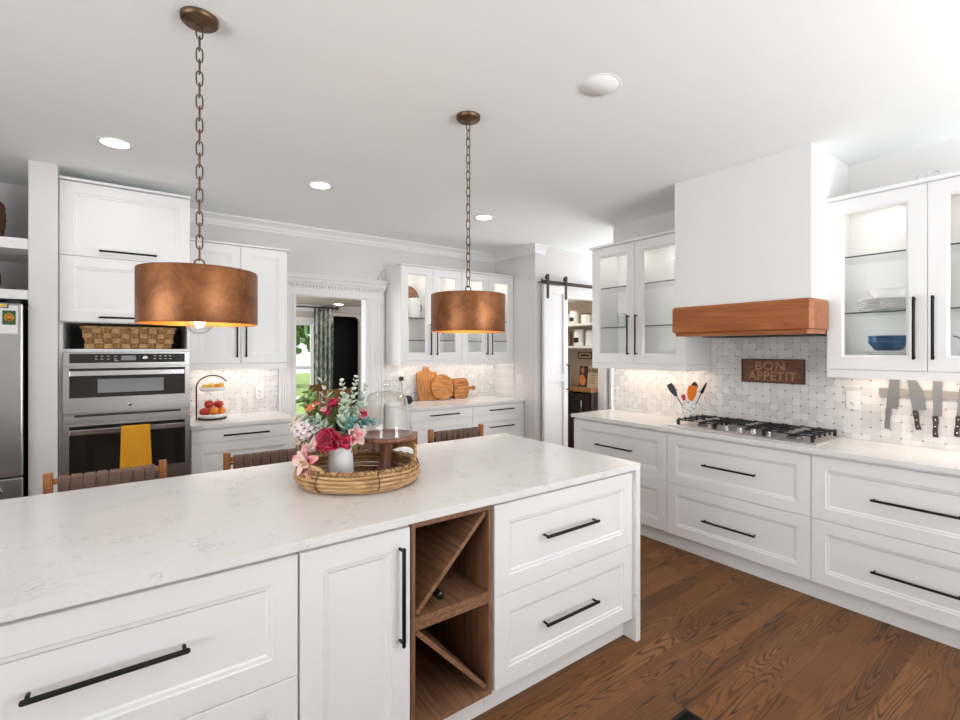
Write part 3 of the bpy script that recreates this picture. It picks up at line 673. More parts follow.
MB().lathe([(0, 0), (0.0135, 0), (0.015, 0.002), (0.015, 0.02), (0.014, 0.022), (0.014, 0.075), (0.022, 0.10), (0.037, 0.135), (0.038, 0.15), (0.038, 0.285), (0.034, 0.292), (0, 0.292)], (0,0,0), 24, Mx).build('bottle_glass', plain('bottle_glass', (0.008, 0.010, 0.008), 0.12, var=0.1), bt)
MB().lathe([(0.0155, 0.0), (0.0155, 0.045), (0.0146, 0.046)], (0,0,0), 24, Mx).build('foil_capsule', BLACKP, bt)
t = thing('island_countertop', 'white veined quartz island top with a waterfall end down to the floor', 'countertop', (0, 0, 0))
MB().prism([(-1.42, 0.884), (2.1005, 0.884), (2.135, 0.8845), (2.135, 0.914), (-1.42, 0.914)], 'y', 1.5087, 2.612).build('top_slab', QUARTZ, t, 0.0015)
MB().box(2.1005, 2.135, 1.5087, 2.612, 0.0005, 0.8838).build('waterfall_end', QUARTZ, t, 0.0015)
m = MB().box(-1.39, 2.098, 2.155, 2.175, 0.0005, 0.883); tag(m.build('island_back_panel', WHITE), 'white panel closing the seating side of the island', 'panel')
t = thing('base_cabinet', 'white island cabinet at the far left end, past the frame edge', 'cabinet', (-1.395, IY, 0), 0, G)
carcass(0.903, 0.62, 0.113, 0.882).build('carcass', WHITE, t); o = front_panel(0.0015, 0.9015, 0.1145, 0.8665).build('drawer', WHITE, t); MB().box(0, 0.903, 0.06, 0.076, 0.001, 0.112).build('toe_kick', WHITE, t)

# --- right run
G = 'base cabinets under the cooktop counter'
XD = 3.2995
cabinet('base_cabinet', 'white drawer base at the far pantry end of the cooktop counter', 'cabinet', (XD, 3.045, 0), R90, 0.946, 0.54, 0.113, 0.882, [('drawer', 0.003, 0.946, 0.113, 0.4936, (0.47, 0.288, 0.36, False)), ('drawer', 0.003, 0.946, 0.4936, 0.868, (0.46, 0.681, 0.375, False))], G, 0.053)
cabinet('base_cabinet', 'white drawer base directly under the gas cooktop', 'cabinet', (XD, 2.098, 0), R90, 0.952, 0.54, 0.113, 0.882, [('drawer', 0, 0.952, 0.113, 0.4936, (0.467, 0.288, 0.36, False)), ('drawer', 0, 0.952, 0.4936, 0.868, (0.467, 0.682, 0.36, False))], G, 0.053)
cabinet('base_cabinet', 'white drawer base below the knife rack, nearest the camera on the right wall', 'cabinet', (XD, 1.145, 0), R90, 0.954, 0.54, 0.113, 0.882, [('drawer', 0, 0.954, 0.113, 0.4936, (0.472, 0.285, 0.36, False)), ('drawer', 0, 0.954, 0.4936, 0.868, (0.472, 0.677, 0.36, False))], G, 0.053)
m = MB().box(3.2755, 3.8475, 0.19, 3.055, 0.884, 0.914); tag(m.build('countertop', QUARTZ, None, 0.002), 'white quartz countertop holding the gas cooktop', 'countertop')
# uppers
G = 'white wall cabinets with glass doors'
XU = 3.487; DU = 0.3715
cabinet('wall_cabinet', 'glass-door wall cabinet above the knives, holding plates and blue bowls', 'cabinet', (XU, 1.126, 0), R90, 0.927, DU, 1.38, 2.405, [('glass', 0, 0.4635, 1.38, 2.405, (0.4135, 1.617, 0.345, True)), ('glass', 0.4635, 0.927, 1.38, 2.405, (0.4905, 1.617, 0.345, True))], G, None, (1.331, 1.38), (1.331, 2.427), WHITE, (1.72, 2.06), (0.23, 0.70))
cabinet('wall_cabinet', 'glass-door wall cabinet between the pantry and the range hood', 'cabinet', (XU, 2.988, 0), R90, 0.93, DU, 1.38, 2.425, [('glass', 0, 0.465, 1.38, 2.425, (0.4115, 1.627, 0.345, True)), ('glass', 0.465, 0.93, 1.38, 2.425, (0.4915, 1.627, 0.345, True))], G, None, (1.331, 1.38), (1.331, 2.447, 0.015), WHITE, (1.70, 2.06), (0.23, 0.70))
# back run, right of the doorway
YU = 4.52; DUB = 0.3675
cabinet('wall_cabinet', 'glass-door wall cabinet beside the doorway, with a canister inside', 'cabinet', (2.298, YU, 0), 0, 0.765, DUB, 1.382, 2.385, [('glass', 0, 0.3825, 1.382, 2.385, (0.3475, 1.612, 0.345, True)), ('glass', 0.3825, 0.765, 1.382, 2.385, (0.4245, 1.612, 0.345, True))], G, None, (1.335, 1.382), (1.335, 2.402, 0.012), WHITE, (1.60, 1.84), (0.19, 0.57))
cabinet('wall_cabinet', 'glass-door wall cabinet in the back corner by the light switch', 'cabinet', (3.064, YU, 0), 0, 0.762, DUB, 1.382, 2.385, [('glass', 0, 0.381, 1.382, 2.385, (0.346, 1.612, 0.345, True)), ('glass', 0.381, 0.762, 1.382, 2.385, (0.417, 1.612, 0.345, True))], G, None, (1.335, 1.382), (1.335, 2.402), WHITE, (1.60, 1.84), (0.19, 0.57))
cabinet('wall_cabinet', 'solid two-door white wall cabinet above the fruit stand', 'cabinet', (0.394, YU, 0), 0, 0.766, DUB, 1.382, 2.385, [('door', 0.012, 0.386, 1.382, 2.385, (0.354, 1.585, 0.30, True)), ('door', 0.386, 0.766, 1.382, 2.385, (0.424, 1.585, 0.30, True))], None, None, (1.335, 1.382), (1.335, 2.402, 0, 0.02))
# base cabinets on the back wall
YD = 4.3135
G = 'base cabinets on the back wall'
def three(w, cx, ln): return [('drawer', 0, w, 0.113, 0.44, (cx, 0.28, ln, False)), ('drawer', 0, w, 0.44, 0.763, (cx, 0.625, ln, False)), ('drawer', 0, w, 0.763, 0.868, (cx, 0.817, ln, False))]
fr = three(0.768, 0.39, 0.345); fr[1] = ('drawer', 0, 0.768, 0.44, 0.763, (0.39, 0.585, 0.345, False))
cabinet('base_cabinet', 'white drawer base under the fruit stand, beside the wall ovens', 'cabinet', (0.397, YD, 0), 0, 0.768, 0.57, 0.113, 0.882, fr, G, 0.06)
cabinet('base_cabinet', 'white drawer base under the cutting boards, beside the doorway', 'cabinet', (2.284, YD, 0), 0, 0.782, 0.57, 0.113, 0.882, three(0.782, 0.414, 0.355), G, 0.06)
cabinet('base_cabinet', 'white drawer base in the back corner by the light switch', 'cabinet', (3.067, YD, 0), 0, 0.754, 0.57, 0.113, 0.882, three(0.754, 0.399, 0.355), G, 0.06)
tag(MB().box(0.3895, 1.17, 4.2965, 4.8875, 0.884, 0.914).build('countertop', QUARTZ, None, 0.002), 'short white quartz countertop under the fruit stand', 'countertop')
tag(MB().box(2.275, 3.8175, 4.2965, 4.8875, 0.884, 0.914).build('countertop', QUARTZ, None, 0.002), 'white quartz countertop under the cutting boards', 'countertop')

# --- oven tower
t = thing('oven_cabinet', 'tall white cabinet housing the wall ovens and a basket niche', 'cabinet', (-0.372, 4.28, 0))
TW = 0.757
m = MB().box(0.0005, 0.018, 0.0, 0.618, 0.10, 2.645).box(TW-0.018, TW-0.0005, 0.0, 0.618, 0.10, 2.645).box(0.018, TW-0.018, 0.021, 0.618, 2.627, 2.645)
m.box(0.018, TW-0.018, 0.021, 0.6, 1.686, 1.704).box(0.018, TW-0.018, 0.0, 0.6, 1.486, 1.504).box(0.018, TW-0.018, 0.021, 0.6, 0.50, 0.518).box(0.018, TW-0.018, 0.021, 0.6, 0.10, 0.118)
m.build('carcass', WHITE, t)
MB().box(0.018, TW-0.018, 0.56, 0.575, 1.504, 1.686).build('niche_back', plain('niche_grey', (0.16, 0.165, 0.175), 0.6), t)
m = MB().box(0.0, TW, -0.045, 0.618, 2.6455, 2.663); m.build('top_trim', WHITE, t, 0.003)
for z0, z1, hz, hx, hl in ((2.141, 2.641, 2.184, 0.378, 0.335), (1.692, 2.138, 1.723, 0.378, 0.335)):
    o = front_panel(0.003, TW-0.003, z0, z1).build('door', WHITE, t); o.location = (0, -0.021, 0); bar_pull(hx, hz, hl).build('handle', BLACKM, o)
o = front_panel(0.003, TW-0.003, 0.113, 0.515).build('drawer', WHITE, t); o.location = (0, -0.021, 0); bar_pull(0.378, 0.33, 0.335).build('handle', BLACKM, o)
MB().box(0, TW, 0.06, 0.076, 0.001, 0.099).build('toe_kick', WHITE, t)

t = thing('double_wall_oven', 'stainless double wall oven with black glass doors', 'oven', (-0.352, 4.252, 0.0))
OW = 0.734
MB().box(0.03, OW-0.045, 0.03, 0.56, 0.53, 1.48).build('oven_body', BLACKP, t)
MB().box(0.0, OW, 0.006, 0.026, 0.530, 1.4845).build('front_frame', STEEL, t, 0.002)
cpn = MB().box(0.0, OW, 0.0, 0.0055, 1.388, 1.484).build('control_panel', STEEL, t, 0.0015)
MB().box(0.034, OW-0.034, -0.003, -0.0003, 1.408, 1.471).build('display_glass', OGLASS, cpn)
m = MB()
for gx in (0.17, 0.20, 0.235, 0.275, 0.505, 0.54, 0.57, 0.60):
    for gz in (1.452, 1.432): m.box(gx, gx+0.014, -0.0036, -0.0031, gz, gz+0.004)
m.box(0.275, 0.30, -0.0036, -0.0031, 1.420, 1.423)
m.build('button_marks', plain('panel_marking', (0.6, 0.6, 0.6), 0.5), cpn)
MB().box(0.315, 0.40, -0.0042, -0.0031, 1.424, 1.457).build('display', plain('grey_display', (0.22, 0.22, 0.23), 0.3), cpn)
k = MB(); k.lathe([(0, -0.016), (0.013, -0.016), (0.016, -0.012), (0.017, 0.0)], (0,0,0), 24, Matrix.Translation((0.455, -0.0032, 1.441)) @ Matrix.Rotation(-PI/2, 4, 'X')); k.build('knob', CHROME, cpn)
def oven_door(z0, z1, g0, g1, h0, h1, win):
    d = MB().box(0.0, OW, -0.018, 0.0055, z0, z1).build('oven_door', STEEL, t, 0.003)
    MB().box(0.034, OW-0.034, -0.0215, -0.0183, g0, g1).build('door_glass', OGLASS, d, 0.001)
    if win:
        MB().box(0.185, 0.565, -0.0225, -0.0217, g0+0.03, g1-0.075).build('window', plain('oven_window', (0.27, 0.28, 0.29), 0.08, var=0.1), d)
    m = MB().box(0.038, OW-0.040, -0.062, -0.050, h0, h1); m.box(0.038, 0.056, -0.050, -0.0217, h0+0.004, h1-0.004); m.box(OW-0.058, OW-0.040, -0.050, -0.0217, h0+0.004, h1-0.004)
    m.build('handle', CHROME, d, 0.003)
    return d
od = oven_door(1.062, 1.382, 1.171, 1.371, 1.320, 1.356, True)
m = MB().lathe([(0.0, 0), (0.014, 0), (0.015, 0.0015)], (0,0,0), 24, Matrix.Translation((0.365, -0.0196, 1.115)) @ Matrix.Rotation(-PI/2, 4, 'X')); m.build('round_emblem', CHROME, od)
m = MB()
for a in (0, 2*PI/3, 4*PI/3): m.tube([(0.365+0.005*math.cos(a+b)+0.003*math.cos(a), -0.0204, 1.115+0.005*math.sin(a+b)+0.003*math.sin(a)) for b in [i*PI/4 for i in range(8)]], 0.0006, 6, True)
m.tube([(0.365+0.0125*math.cos(b), -0.0204, 1.115+0.0125*math.sin(b)) for b in [i*PI/12 for i in range(24)]], 0.0007, 6, True)
m.build('emblem_lines', plain('emblem_grey', (0.12, 0.12, 0.12), 0.4), od)
MB().box(0.06, OW-0.06, -0.008, 0.0055, 1.040, 1.054).build('vent_slot', BLACKP, t)
MB().box(0.0, OW, -0.012, 0.0055, 1.000, 1.036).build('vent_trim', STEEL, t, 0.002)
oven_door(0.562, 0.997, 0.652, 0.978, 0.922, 0.958, False)
t = thing('towel', 'mustard waffle towel hanging from the lower oven handle', 'towel', (0.046, 4.18, 0))
def tw(u, v):
    # over the bar: front drop, top fold, back drop
    Lf, Lb, hz = 0.315, 0.26, 0.961
    s = v*(Lf+0.03+Lb)
    wv = 0.004*math.sin(u*9+1)*min(1, abs(s-0.33)*6)
    sp = 1.0+0.12*max(0, (Lf-s))/Lf
    x = (u-0.5)*0.165*sp
    if s < Lf: return (x+0.012*max(0, Lf-s)*u, 0.0035-0.002*0+wv-0.006*(Lf-s), hz-(Lf-s))
    if s < Lf+0.03:
        a = (s-Lf)/0.03*PI; return (x, 0.0125-0.0092*math.cos(a), hz+0.0035*math.sin(a))
    return (x, 0.0215+abs(wv)*0.2, hz-(s-Lf-0.03))
MB().sheet(tw, 18, 40).build('cloth', TOWEL, t, solid=0.0035)
t = thing('basket', 'rectangular woven seagrass basket in the niche above the ovens', 'basket', (0.015, 4.42, 1.505))
def rrect(hx, hy, z, r=0.03, n=5):
    out = []
    for cx, cy, a0 in ((hx-r, hy-r, 0), (-hx+r, hy-r, PI/2), (-hx+r, -hy+r, PI), (hx-r, -hy+r, 1.5*PI)):
        for i in range(n+1): out.append((cx+r*math.cos(a0+PI/2*i/n), cy+r*math.sin(a0+PI/2*i/n), z))
    return out
m = MB(); lp = []
for i in range(13):
    q = i/12; lp.append(rrect(0.247+0.028*q+0.004*(i % 2), 0.10+0.012*q+0.004*(i % 2), 0.002+0.148*q))
lp += [rrect(0.262, 0.10, 0.150), rrect(0.24, 0.088, 0.012)]
m.rings(lp, True, True, True); m.build('woven_body', SEAGR, t)
STRAW = [plain('straw_light', (0.50, 0.30, 0.13), 0.7, var=0.5, scale=60), plain('straw_brown', (0.33, 0.165, 0.055), 0.7, var=0.5, scale=60)]
for si in (0, 1):
    m = MB()
    for kx in range(10):
        x = -0.225+kx*0.050
        for j in range(4):
            z = 0.019+j*0.0365; y = -0.1035-0.012*(z/0.15); xx = x*(1+0.10*z/0.15)
            if (kx+j) % 2 == 0:
                for q in (-0.011, 0, 0.011):
                    if si == 0: m.tube([(xx-0.028, y+0.004, z+q), (xx-0.014, y-0.008, z+q), (xx+0.014, y-0.008, z+q), (xx+0.028, y+0.004, z+q)], 0.0058, 6)
            else:
                for q in (-0.009, 0.003, 0.013):
                    if si == 1: m.tube([(xx+q, y+0.003, z-0.022), (xx+q, y-0.007, z-0.010), (xx+q, y-0.007, z+0.010), (xx+q, y+0.003, z+0.022)], 0.0058, 6)
    m.build('woven_strips', STRAW[si], t)
m = MB(); p = rrect(0.277, 0.114, 0.152)
m.tube(p, 0.009, 8, True); m.build('braided_rim', SEAGR, t)

# --- fridge, shelves above, things on them
t = thing('refrigerator', 'stainless refrigerator at the left edge with papers on its door', 'refrigerator', (-1.455, 4.15, 0))
MB().box(0.008, 0.912, 0.062, 0.70, 0.02, 1.775).build('fridge_body', plain('fridge_grey', (0.09, 0.09, 0.092), 0.45, 0.3), t)
for x0, x1, hx in ((0, 0.4585, 0.42), (0.4615, 0.92, 0.50)):
    d = MB().box(x0, x1, 0.0, 0.058, 0.70, 1.79).build('door', STEEL, t, 0.008, 3)
    m = MB().tube([(hx, -0.001, 0.82), (hx, -0.05, 0.84), (hx, -0.055, 1.25), (hx, -0.05, 1.62), (hx, -0.001, 1.64)], 0.011, 10); m.build('handle', CHROME, d)
d = MB().box(0, 0.92, 0.0, 0.058, 0.06, 0.694).build('freezer_drawer', STEEL, t, 0.008, 3); MB().tube([(0.1, -0.001, 0.62), (0.11, -0.05, 0.62), (0.81, -0.05, 0.62), (0.82, -0.001, 0.62)], 0.011, 10).build('handle', CHROME, d)
MB().box(0.85, 0.905, 0.01, 0.10, 1.7905, 1.805).build('hinge_cover', BLACKP, t, 0.002)
MB().box(0.01, 0.91, 0.03, 0.06, 0.001, 0.058).build('base_grille', BLACKP, t)
tag(MB().box(-0.70, -0.556, 4.1475, 4.1492, 1.60, 1.775).build('paper_sheet', PAPER), 'white paper sheet stuck on the refrigerator door', 'paper')
t = thing('photo_magnet', 'green and orange flower picture on the refrigerator door', 'magnet', (-0.626, 4.1469, 1.655)); MB().box(0, 0.06, -0.0025, 0, 0, 0.088).build('picture', PHOTOG, t)
m = MB()
for k in range(8):
    a = 2*PI*k/8; m.lathe([(0, -0.0008), (0.010, -0.0008), (0.010, 0)], (0,0,0), 10, Matrix.Translation((0.03+0.014*math.cos(a), -0.0027, 0.046+0.017*math.sin(a))) @ Matrix.Rotation(-PI/2, 4, 'X'))
m.lathe([(0, -0.0012), (0.012, -0.0012), (0.012, 0)], (0,0,0), 12, Matrix.Translation((0.03, -0.0027, 0.046)) @ Matrix.Rotation(-PI/2, 4, 'X')); m.build('printed_flower', PHOTOO, t)
t = thing('photo_magnet', 'small blue and yellow magnet above the flower picture', 'magnet', (-0.648, 4.1469, 1.757)); MB().box(0, 0.05, -0.003, 0, 0, 0.034).build('backing', MAGB, t); MB().box(0.008, 0.042, -0.0042, -0.0032, 0.006, 0.028).build('picture', MAGY, t)
tag(MB().box(-1.498, -0.517, 4.206, 4.888, 1.822, 1.882).build('alcove_shelf', TRIMW, None, 0.002), 'thick white shelf directly above the refrigerator', 'shelf')
tag(MB().box(-1.498, -0.517, 4.206, 4.888, 2.144, 2.212).build('alcove_shelf', TRIMW, None, 0.002), 'thick white upper shelf high above the refrigerator', 'shelf')
def wbasket(loc, r, h, label):
    t = thing('wicker_basket', label, 'basket', loc, 0, 'wicker baskets above the fridge')
    m = MB(); n = 15
    prof = [(0, 0.001)]+[((r*(0.86+0.18*math.sin(PI*(i/n*0.75+0.12)))+(0.004 if i % 2 else 0))*(1-0.35*max(0, i/n-0.8)/0.2), h*i/n+0.001) for i in range(n+1)]
    m.lathe(prof+[(prof[-1][0]-0.012, h), (prof[-1][0]-0.02, h*0.6), (0, h*0.5)], (0,0,0), 32); m.build('woven_body', DWICK, t)
    m = MB().tube([((r*0.72)*math.cos(a), (r*0.72)*math.sin(a), h) for a in [2*PI*i/28 for i in range(28)]], 0.012, 8, True); m.build('braided_rim', DWICK, t)
wbasket((-0.862, 4.43, 2.2125), 0.20, 0.315, 'dark wicker basket on the upper shelf over the fridge')
wbasket((-0.885, 4.43, 1.8825), 0.20, 0.165, 'lower dark wicker basket on the shelf over the fridge')

# --- range hood
t = thing('range_hood', 'white plastered range hood with a cherry wood band', 'range hood', (3.2, 1.56, 1.59))
MB().box(0.045, 0.6585, -0.437, 0.440, 0.206, CZ-1.59-0.001).build('chimney', HOODW, t)
hb = MB()
y0, y1 = -0.449, 0.452
def uband(z, _, o):
    ch = 0.03
    P = [(0.264, y0-o), (0.016-o+ch, y0-o), (0.016-o, y0-o+ch*0.6), (0.016-o, y1+o-ch*0.6), (0.016-o+ch, y1+o), (0.264, y1+o)]
    return [(x, y, z) for x, y in P]
hb.rings([uband(0.006, 0, -0.012), uband(0.026, 0, -0.012), uband(0.031, 0, -0.008), uband(0.036, 0, 0.004), uband(0.202, 0, 0.004), uband(0.208, 0, -0.001), uband(0.2145, 0, -0.003)], True, True)
hb.build('wood_band', HOODWOOD, t)
MB().box(0.266, 0.645, y0+0.02, y1-0.02, 0.010, 0.204).build('filter_housing', STEEL, t)
MB().box(0.30, 0.60, y0+0.08, y1-0.08, 0.002, 0.0095).build('filter_panel', BLACKM, t)

# --- cooktop
t = thing('cooktop', 'stainless five-burner gas cooktop with black cast iron grates', 'cooktop', (3.358, 1.130, 0.9145))
CW, CL = 0.478, 1.0
m = MB(); m.rings([[(0,0,0),(CW,0,0),(CW,CL,0),(0,CL,0)], [(0,0,0.006),(CW,0,0.006),(CW,CL,0.006),(0,CL,0.006)], [(0.012,0.012,0.012),(CW-0.012,0.012,0.012),(CW-0.012,CL-0.012,0.012),(0.012,CL-0.012,0.012)]], True, True); m.build('steel_pan', COOKS, t)
BURN = plain('burner_grey', (0.16, 0.16, 0.165), 0.45, 0.6, var=0.1)
burn = [(0.12, 0.17, 0.038), (0.32, 0.17, 0.03), (0.26, 0.4775, 0.052), (0.12, 0.785, 0.03), (0.32, 0.785, 0.038)]
for x, y, r in burn:
    b = MB().lathe([(r*1.25, 0), (r*1.2, 0.008), (r, 0.012), (r, 0.016)], (x, y, 0.0122), 24).build('burner', BURN, t)
    MB().lathe([(0, 0.010), (r*0.8, 0.009), (r*0.86, 0.004), (r*0.86, 0.0)], (x, y, 0.0285), 24).build('burner_cap', IRON, b)
def grate(ya, yb, xa=0.04, xb=0.435, fing=3):
    m = MB(); z = 0.052; b = 0.0075
    m.box(xa, xb, ya, ya+2*b, z-0.006, z); m.box(xa, xb, yb-2*b, yb, z-0.006, z); m.box(xa, xa+2*b, ya, yb, z-0.006, z); m.box(xb-2*b, xb, ya, yb, z-0.006, z)
    for i in range(fing):
        x = xa+(xb-xa)*(i+1)/(fing+1); m.box(x-b, x+b, ya, ya+(yb-ya)*0.40, z-0.006, z+0.005); m.box(x-b, x+b, yb-(yb-ya)*0.40, yb, z-0.006, z+0.005)
    for q in (0.33, 0.67):
        y = ya+(yb-ya)*q; m.box(xa, xa+0.12, y-b, y+b, z-0.006, z+0.005); m.box(xb-0.12, xb, y-b, y+b, z-0.006, z+0.005)
    for x in (xa+0.001, xb-0.018):
        for y in (ya+0.001, yb-0.018): m.box(x, x+0.017, y, y+0.017, 0.0122, z)
    for i in range(5):   # upturned tips along the ends
        x = xa+0.03+i*(xb-xa-0.06)/4
        m.box(x-0.005, x+0.005, ya-0.001, ya+0.012, 0.030, z+0.008); m.box(x-0.005, x+0.005, yb-0.012, yb+0.001, 0.030, z+0.008)
    return m
grate(0.035, 0.335).build('grate', IRON, t, 0.002); grate(0.345, 0.64, 0.15).build('grate', IRON, t, 0.002); grate(0.65, 0.95).build('grate', IRON, t, 0.002)
for i in range(5):
    y = 0.31+i*0.092
    MB().lathe([(0.021, 0), (0.021, 0.006), (0.017, 0.009), (0.0155, 0.030), (0.013, 0.033), (0, 0.033)], (0.075, y, 0.0122), 20).build('knob', STEEL, t)

# --- crock with utensils
KX, KY = 3.74, 2.172
t = thing('utensil_crock', 'small white patterned crock full of utensils beside the cooktop', 'crock', (KX, KY, 0.9145))
MB().lathe([(0, 0.001), (0.045, 0.001), (0.05, 0.01), (0.052, 0.155), (0.055, 0.165), (0.050, 0.165), (0.047, 0.15), (0.045, 0.012), (0, 0.012)], (0,0,0), 28).build('crock_body', CROCK, t)
def utensil(name, label, tip, col, head, hw=0.028, hl=0.08, th=0.004, base=(0, 0)):
    """handle from inside the crock to the head's root, then a flat or spoon-like head"""
    b = Vector((KX+base[0], KY+base[1], 0.935)); q = Vector(tip); d = (q-b).normalized()
    t = thing(name, label, 'utensil', b, 0, 'utensils in the crock')
    e = (q-b)-d*hl
    MB().tube([(0,0,0), e*0.5, e], 0.0042, 8).build('handle', col[0], t)
    side = d.cross(Vector((-0.79, -0.61, 0))).normalized(); nrm = side.cross(d).normalized()
    m = MB(); n = 10; outline = []
    for i in range(n+1):
        s = i/n
        w = {'spat': hw*(0.45+0.55*min(1, s*2.2))*(1 if s < 0.9 else 0.85), 'spoon': hw*math.sin(PI*min(0.97, max(0.05, s)))**0.6, 'knife': hw*(1-s)**0.5+0.002}[head]
        outline.append((w, s*hl))
    poly = [(w, s) for w, s in outline]+[(-w, s) for w, s in reversed(outline)]
    M = Matrix((( *side, 0), (*d, 0), (*nrm, 0), (0,0,0,1))).transposed(); M.translation = e
    m.prism(poly, 'z', -th/2, th/2, M); m.build('head', col[1], t, 0.001); return t
utensil('tongs', 'dark serving spatula leaning left out of the crock', (KX-0.05, KY+0.155, 1.21), (BLACKP, BLACKP), 'spat', 0.026, 0.115, 0.004, (0.005, 0.0))
utensil('spatula', 'orange silicone spatula standing in the crock', (KX-0.03, KY-0.045, 1.205), (RUBBERO, RUBBERO), 'spat', 0.036, 0.125, 0.008, (0, 0.012))
utensil('spoon', 'brown round spoon behind the orange spatula', (KX+0.03, KY-0.03, 1.235), (KNIFEH, KNIFEH), 'spoon', 0.026, 0.08, 0.006, (0.01, 0.0))
utensil('turner', 'thin dark turner leaning right out of the crock', (KX+0.04, KY-0.125, 1.235), (KNIFEH, BLACKM), 'knife', 0.010, 0.10, 0.004, (0.012, 0.01))
utensil('scraper', 'small red scraper low in the crock', (KX-0.045, KY+0.03, 1.13), (REDP, REDP), 'spat', 0.016, 0.05, 0.006, (-0.02, 0.012))

# --- sign
t = thing('wall_sign', 'small carved wooden sign reading BON APPETIT above the cooktop', 'sign', (3.8475, 1.5825, 1.342), 0)
MB().box(-0.014, -0.0005, -0.208, 0.208, -0.082, 0.082).build('plank', SIGNW, t)
m = MB().box(-0.022, -0.0005, -0.214, 0.214, 0.0822, 0.088).box(-0.022, -0.0005, -0.214, 0.214, -0.088, -0.0822).box(-0.022, -0.0005, -0.214, -0.2082, -0.0822, 0.0822).box(-0.022, -0.0005, 0.2082, 0.214, -0.0822, 0.0822); m.build('frame', KNIFEH, t)
def text_mesh(body, size, ext):
    cu = bpy.data.curves.new('lettering', 'FONT'); cu.body = body; cu.size = size; cu.extrude = ext; cu.align_x = 'CENTER'; cu.align_y = 'CENTER'; cu.space_character = 1.12; cu.offset = size*0.012
    o = bpy.data.objects.new('lettering', cu); COL.objects.link(o)
    dg = bpy.context.evaluated_depsgraph_get(); me = bpy.data.meshes.new_from_object(o.evaluated_get(dg))
    bpy.data.objects.remove(o); bpy.data.curves.remove(cu); return me
def lettering(body, size, ext, parent, loc, rot, mat, sx=1.0):
    me = text_mesh(body, size, ext); me.materials.clear(); me.materials.append(mat)
    o = bpy.data.objects.new('lettering', me); COL.objects.link(o); o.parent = parent; o.location = loc; o.rotation_euler = rot; o.scale = (sx, 1, 1); return o
lettering('BON', 0.088, 0.003, t, (-0.0172, 0.012, 0.034), (PI/2, 0, -PI/2), LETTER, 1.05)
lettering('APPETIT', 0.088, 0.003, t, (-0.0172, 0.0, -0.040), (PI/2, 0, -PI/2), LETTER, 0.92)

# --- outlets, switch
def plate(name, label, cat, loc, rz, w, h, kind):
    t = thing(name, label, cat, loc, rz)
    MB().box(-w/2, w/2, -0.006, -0.0005, -h/2, h/2).build('cover_plate', PLASTIC, t, 0.0025)
    n = 1 if w < 0.09 else 2
    for i in range(n):
        cx = (i-(n-1)/2)*0.046
        if kind == 'switch': MB().box(cx-0.016, cx+0.016, -0.009, -0.0062, -0.032, 0.032).build('rocker', PLASTIC, t, 0.001)
        else:
            for cz in ((0.019, -0.019) if kind == 'outlet' else (-0.019,)):
                o = MB().lathe([(0, -0.008), (0.015, -0.008), (0.0165, -0.0062)], (0,0,0), 20, Matrix.Translation((cx, 0, cz)) @ FY).build('socket', PLASTIC, t)
                MB().box(cx-0.007, cx-0.005, -0.0086, -0.0081, cz-0.001, cz+0.007).box(cx+0.005, cx+0.007, -0.0086, -0.0081, cz-0.001, cz+0.007).box(cx-0.002, cx+0.002, -0.0086, -0.0081, cz-0.009, cz-0.005).build('slots', BLACKP, o)
            if kind == 'combo': MB().box(cx-0.016, cx+0.016, -0.009, -0.0062, 0.004, 0.036).build('rocker', PLASTIC, t, 0.001)
    return t
plate('wall_outlet', 'white outlet with rocker on the mosaic left of the knives', 'outlet', (3.8478, 1.092, 1.168), R90, 0.078, 0.118, 'combo')
plate('wall_outlet', 'white outlet on the mosaic beside the fruit stand', 'outlet', (1.005, 4.8878, 1.092), 0, 0.075, 0.115, 'outlet')
plate('wall_outlet', 'white outlet with a black plug left of the cutting boards', 'outlet', (2.475, 4.8878, 1.20), 0, 0.075, 0.115, 'outlet')
plate('light_switch', 'white double light switch on the return wall', 'switch', (3.8298, 4.41, 1.14), R90, 0.115, 0.115, 'switch')

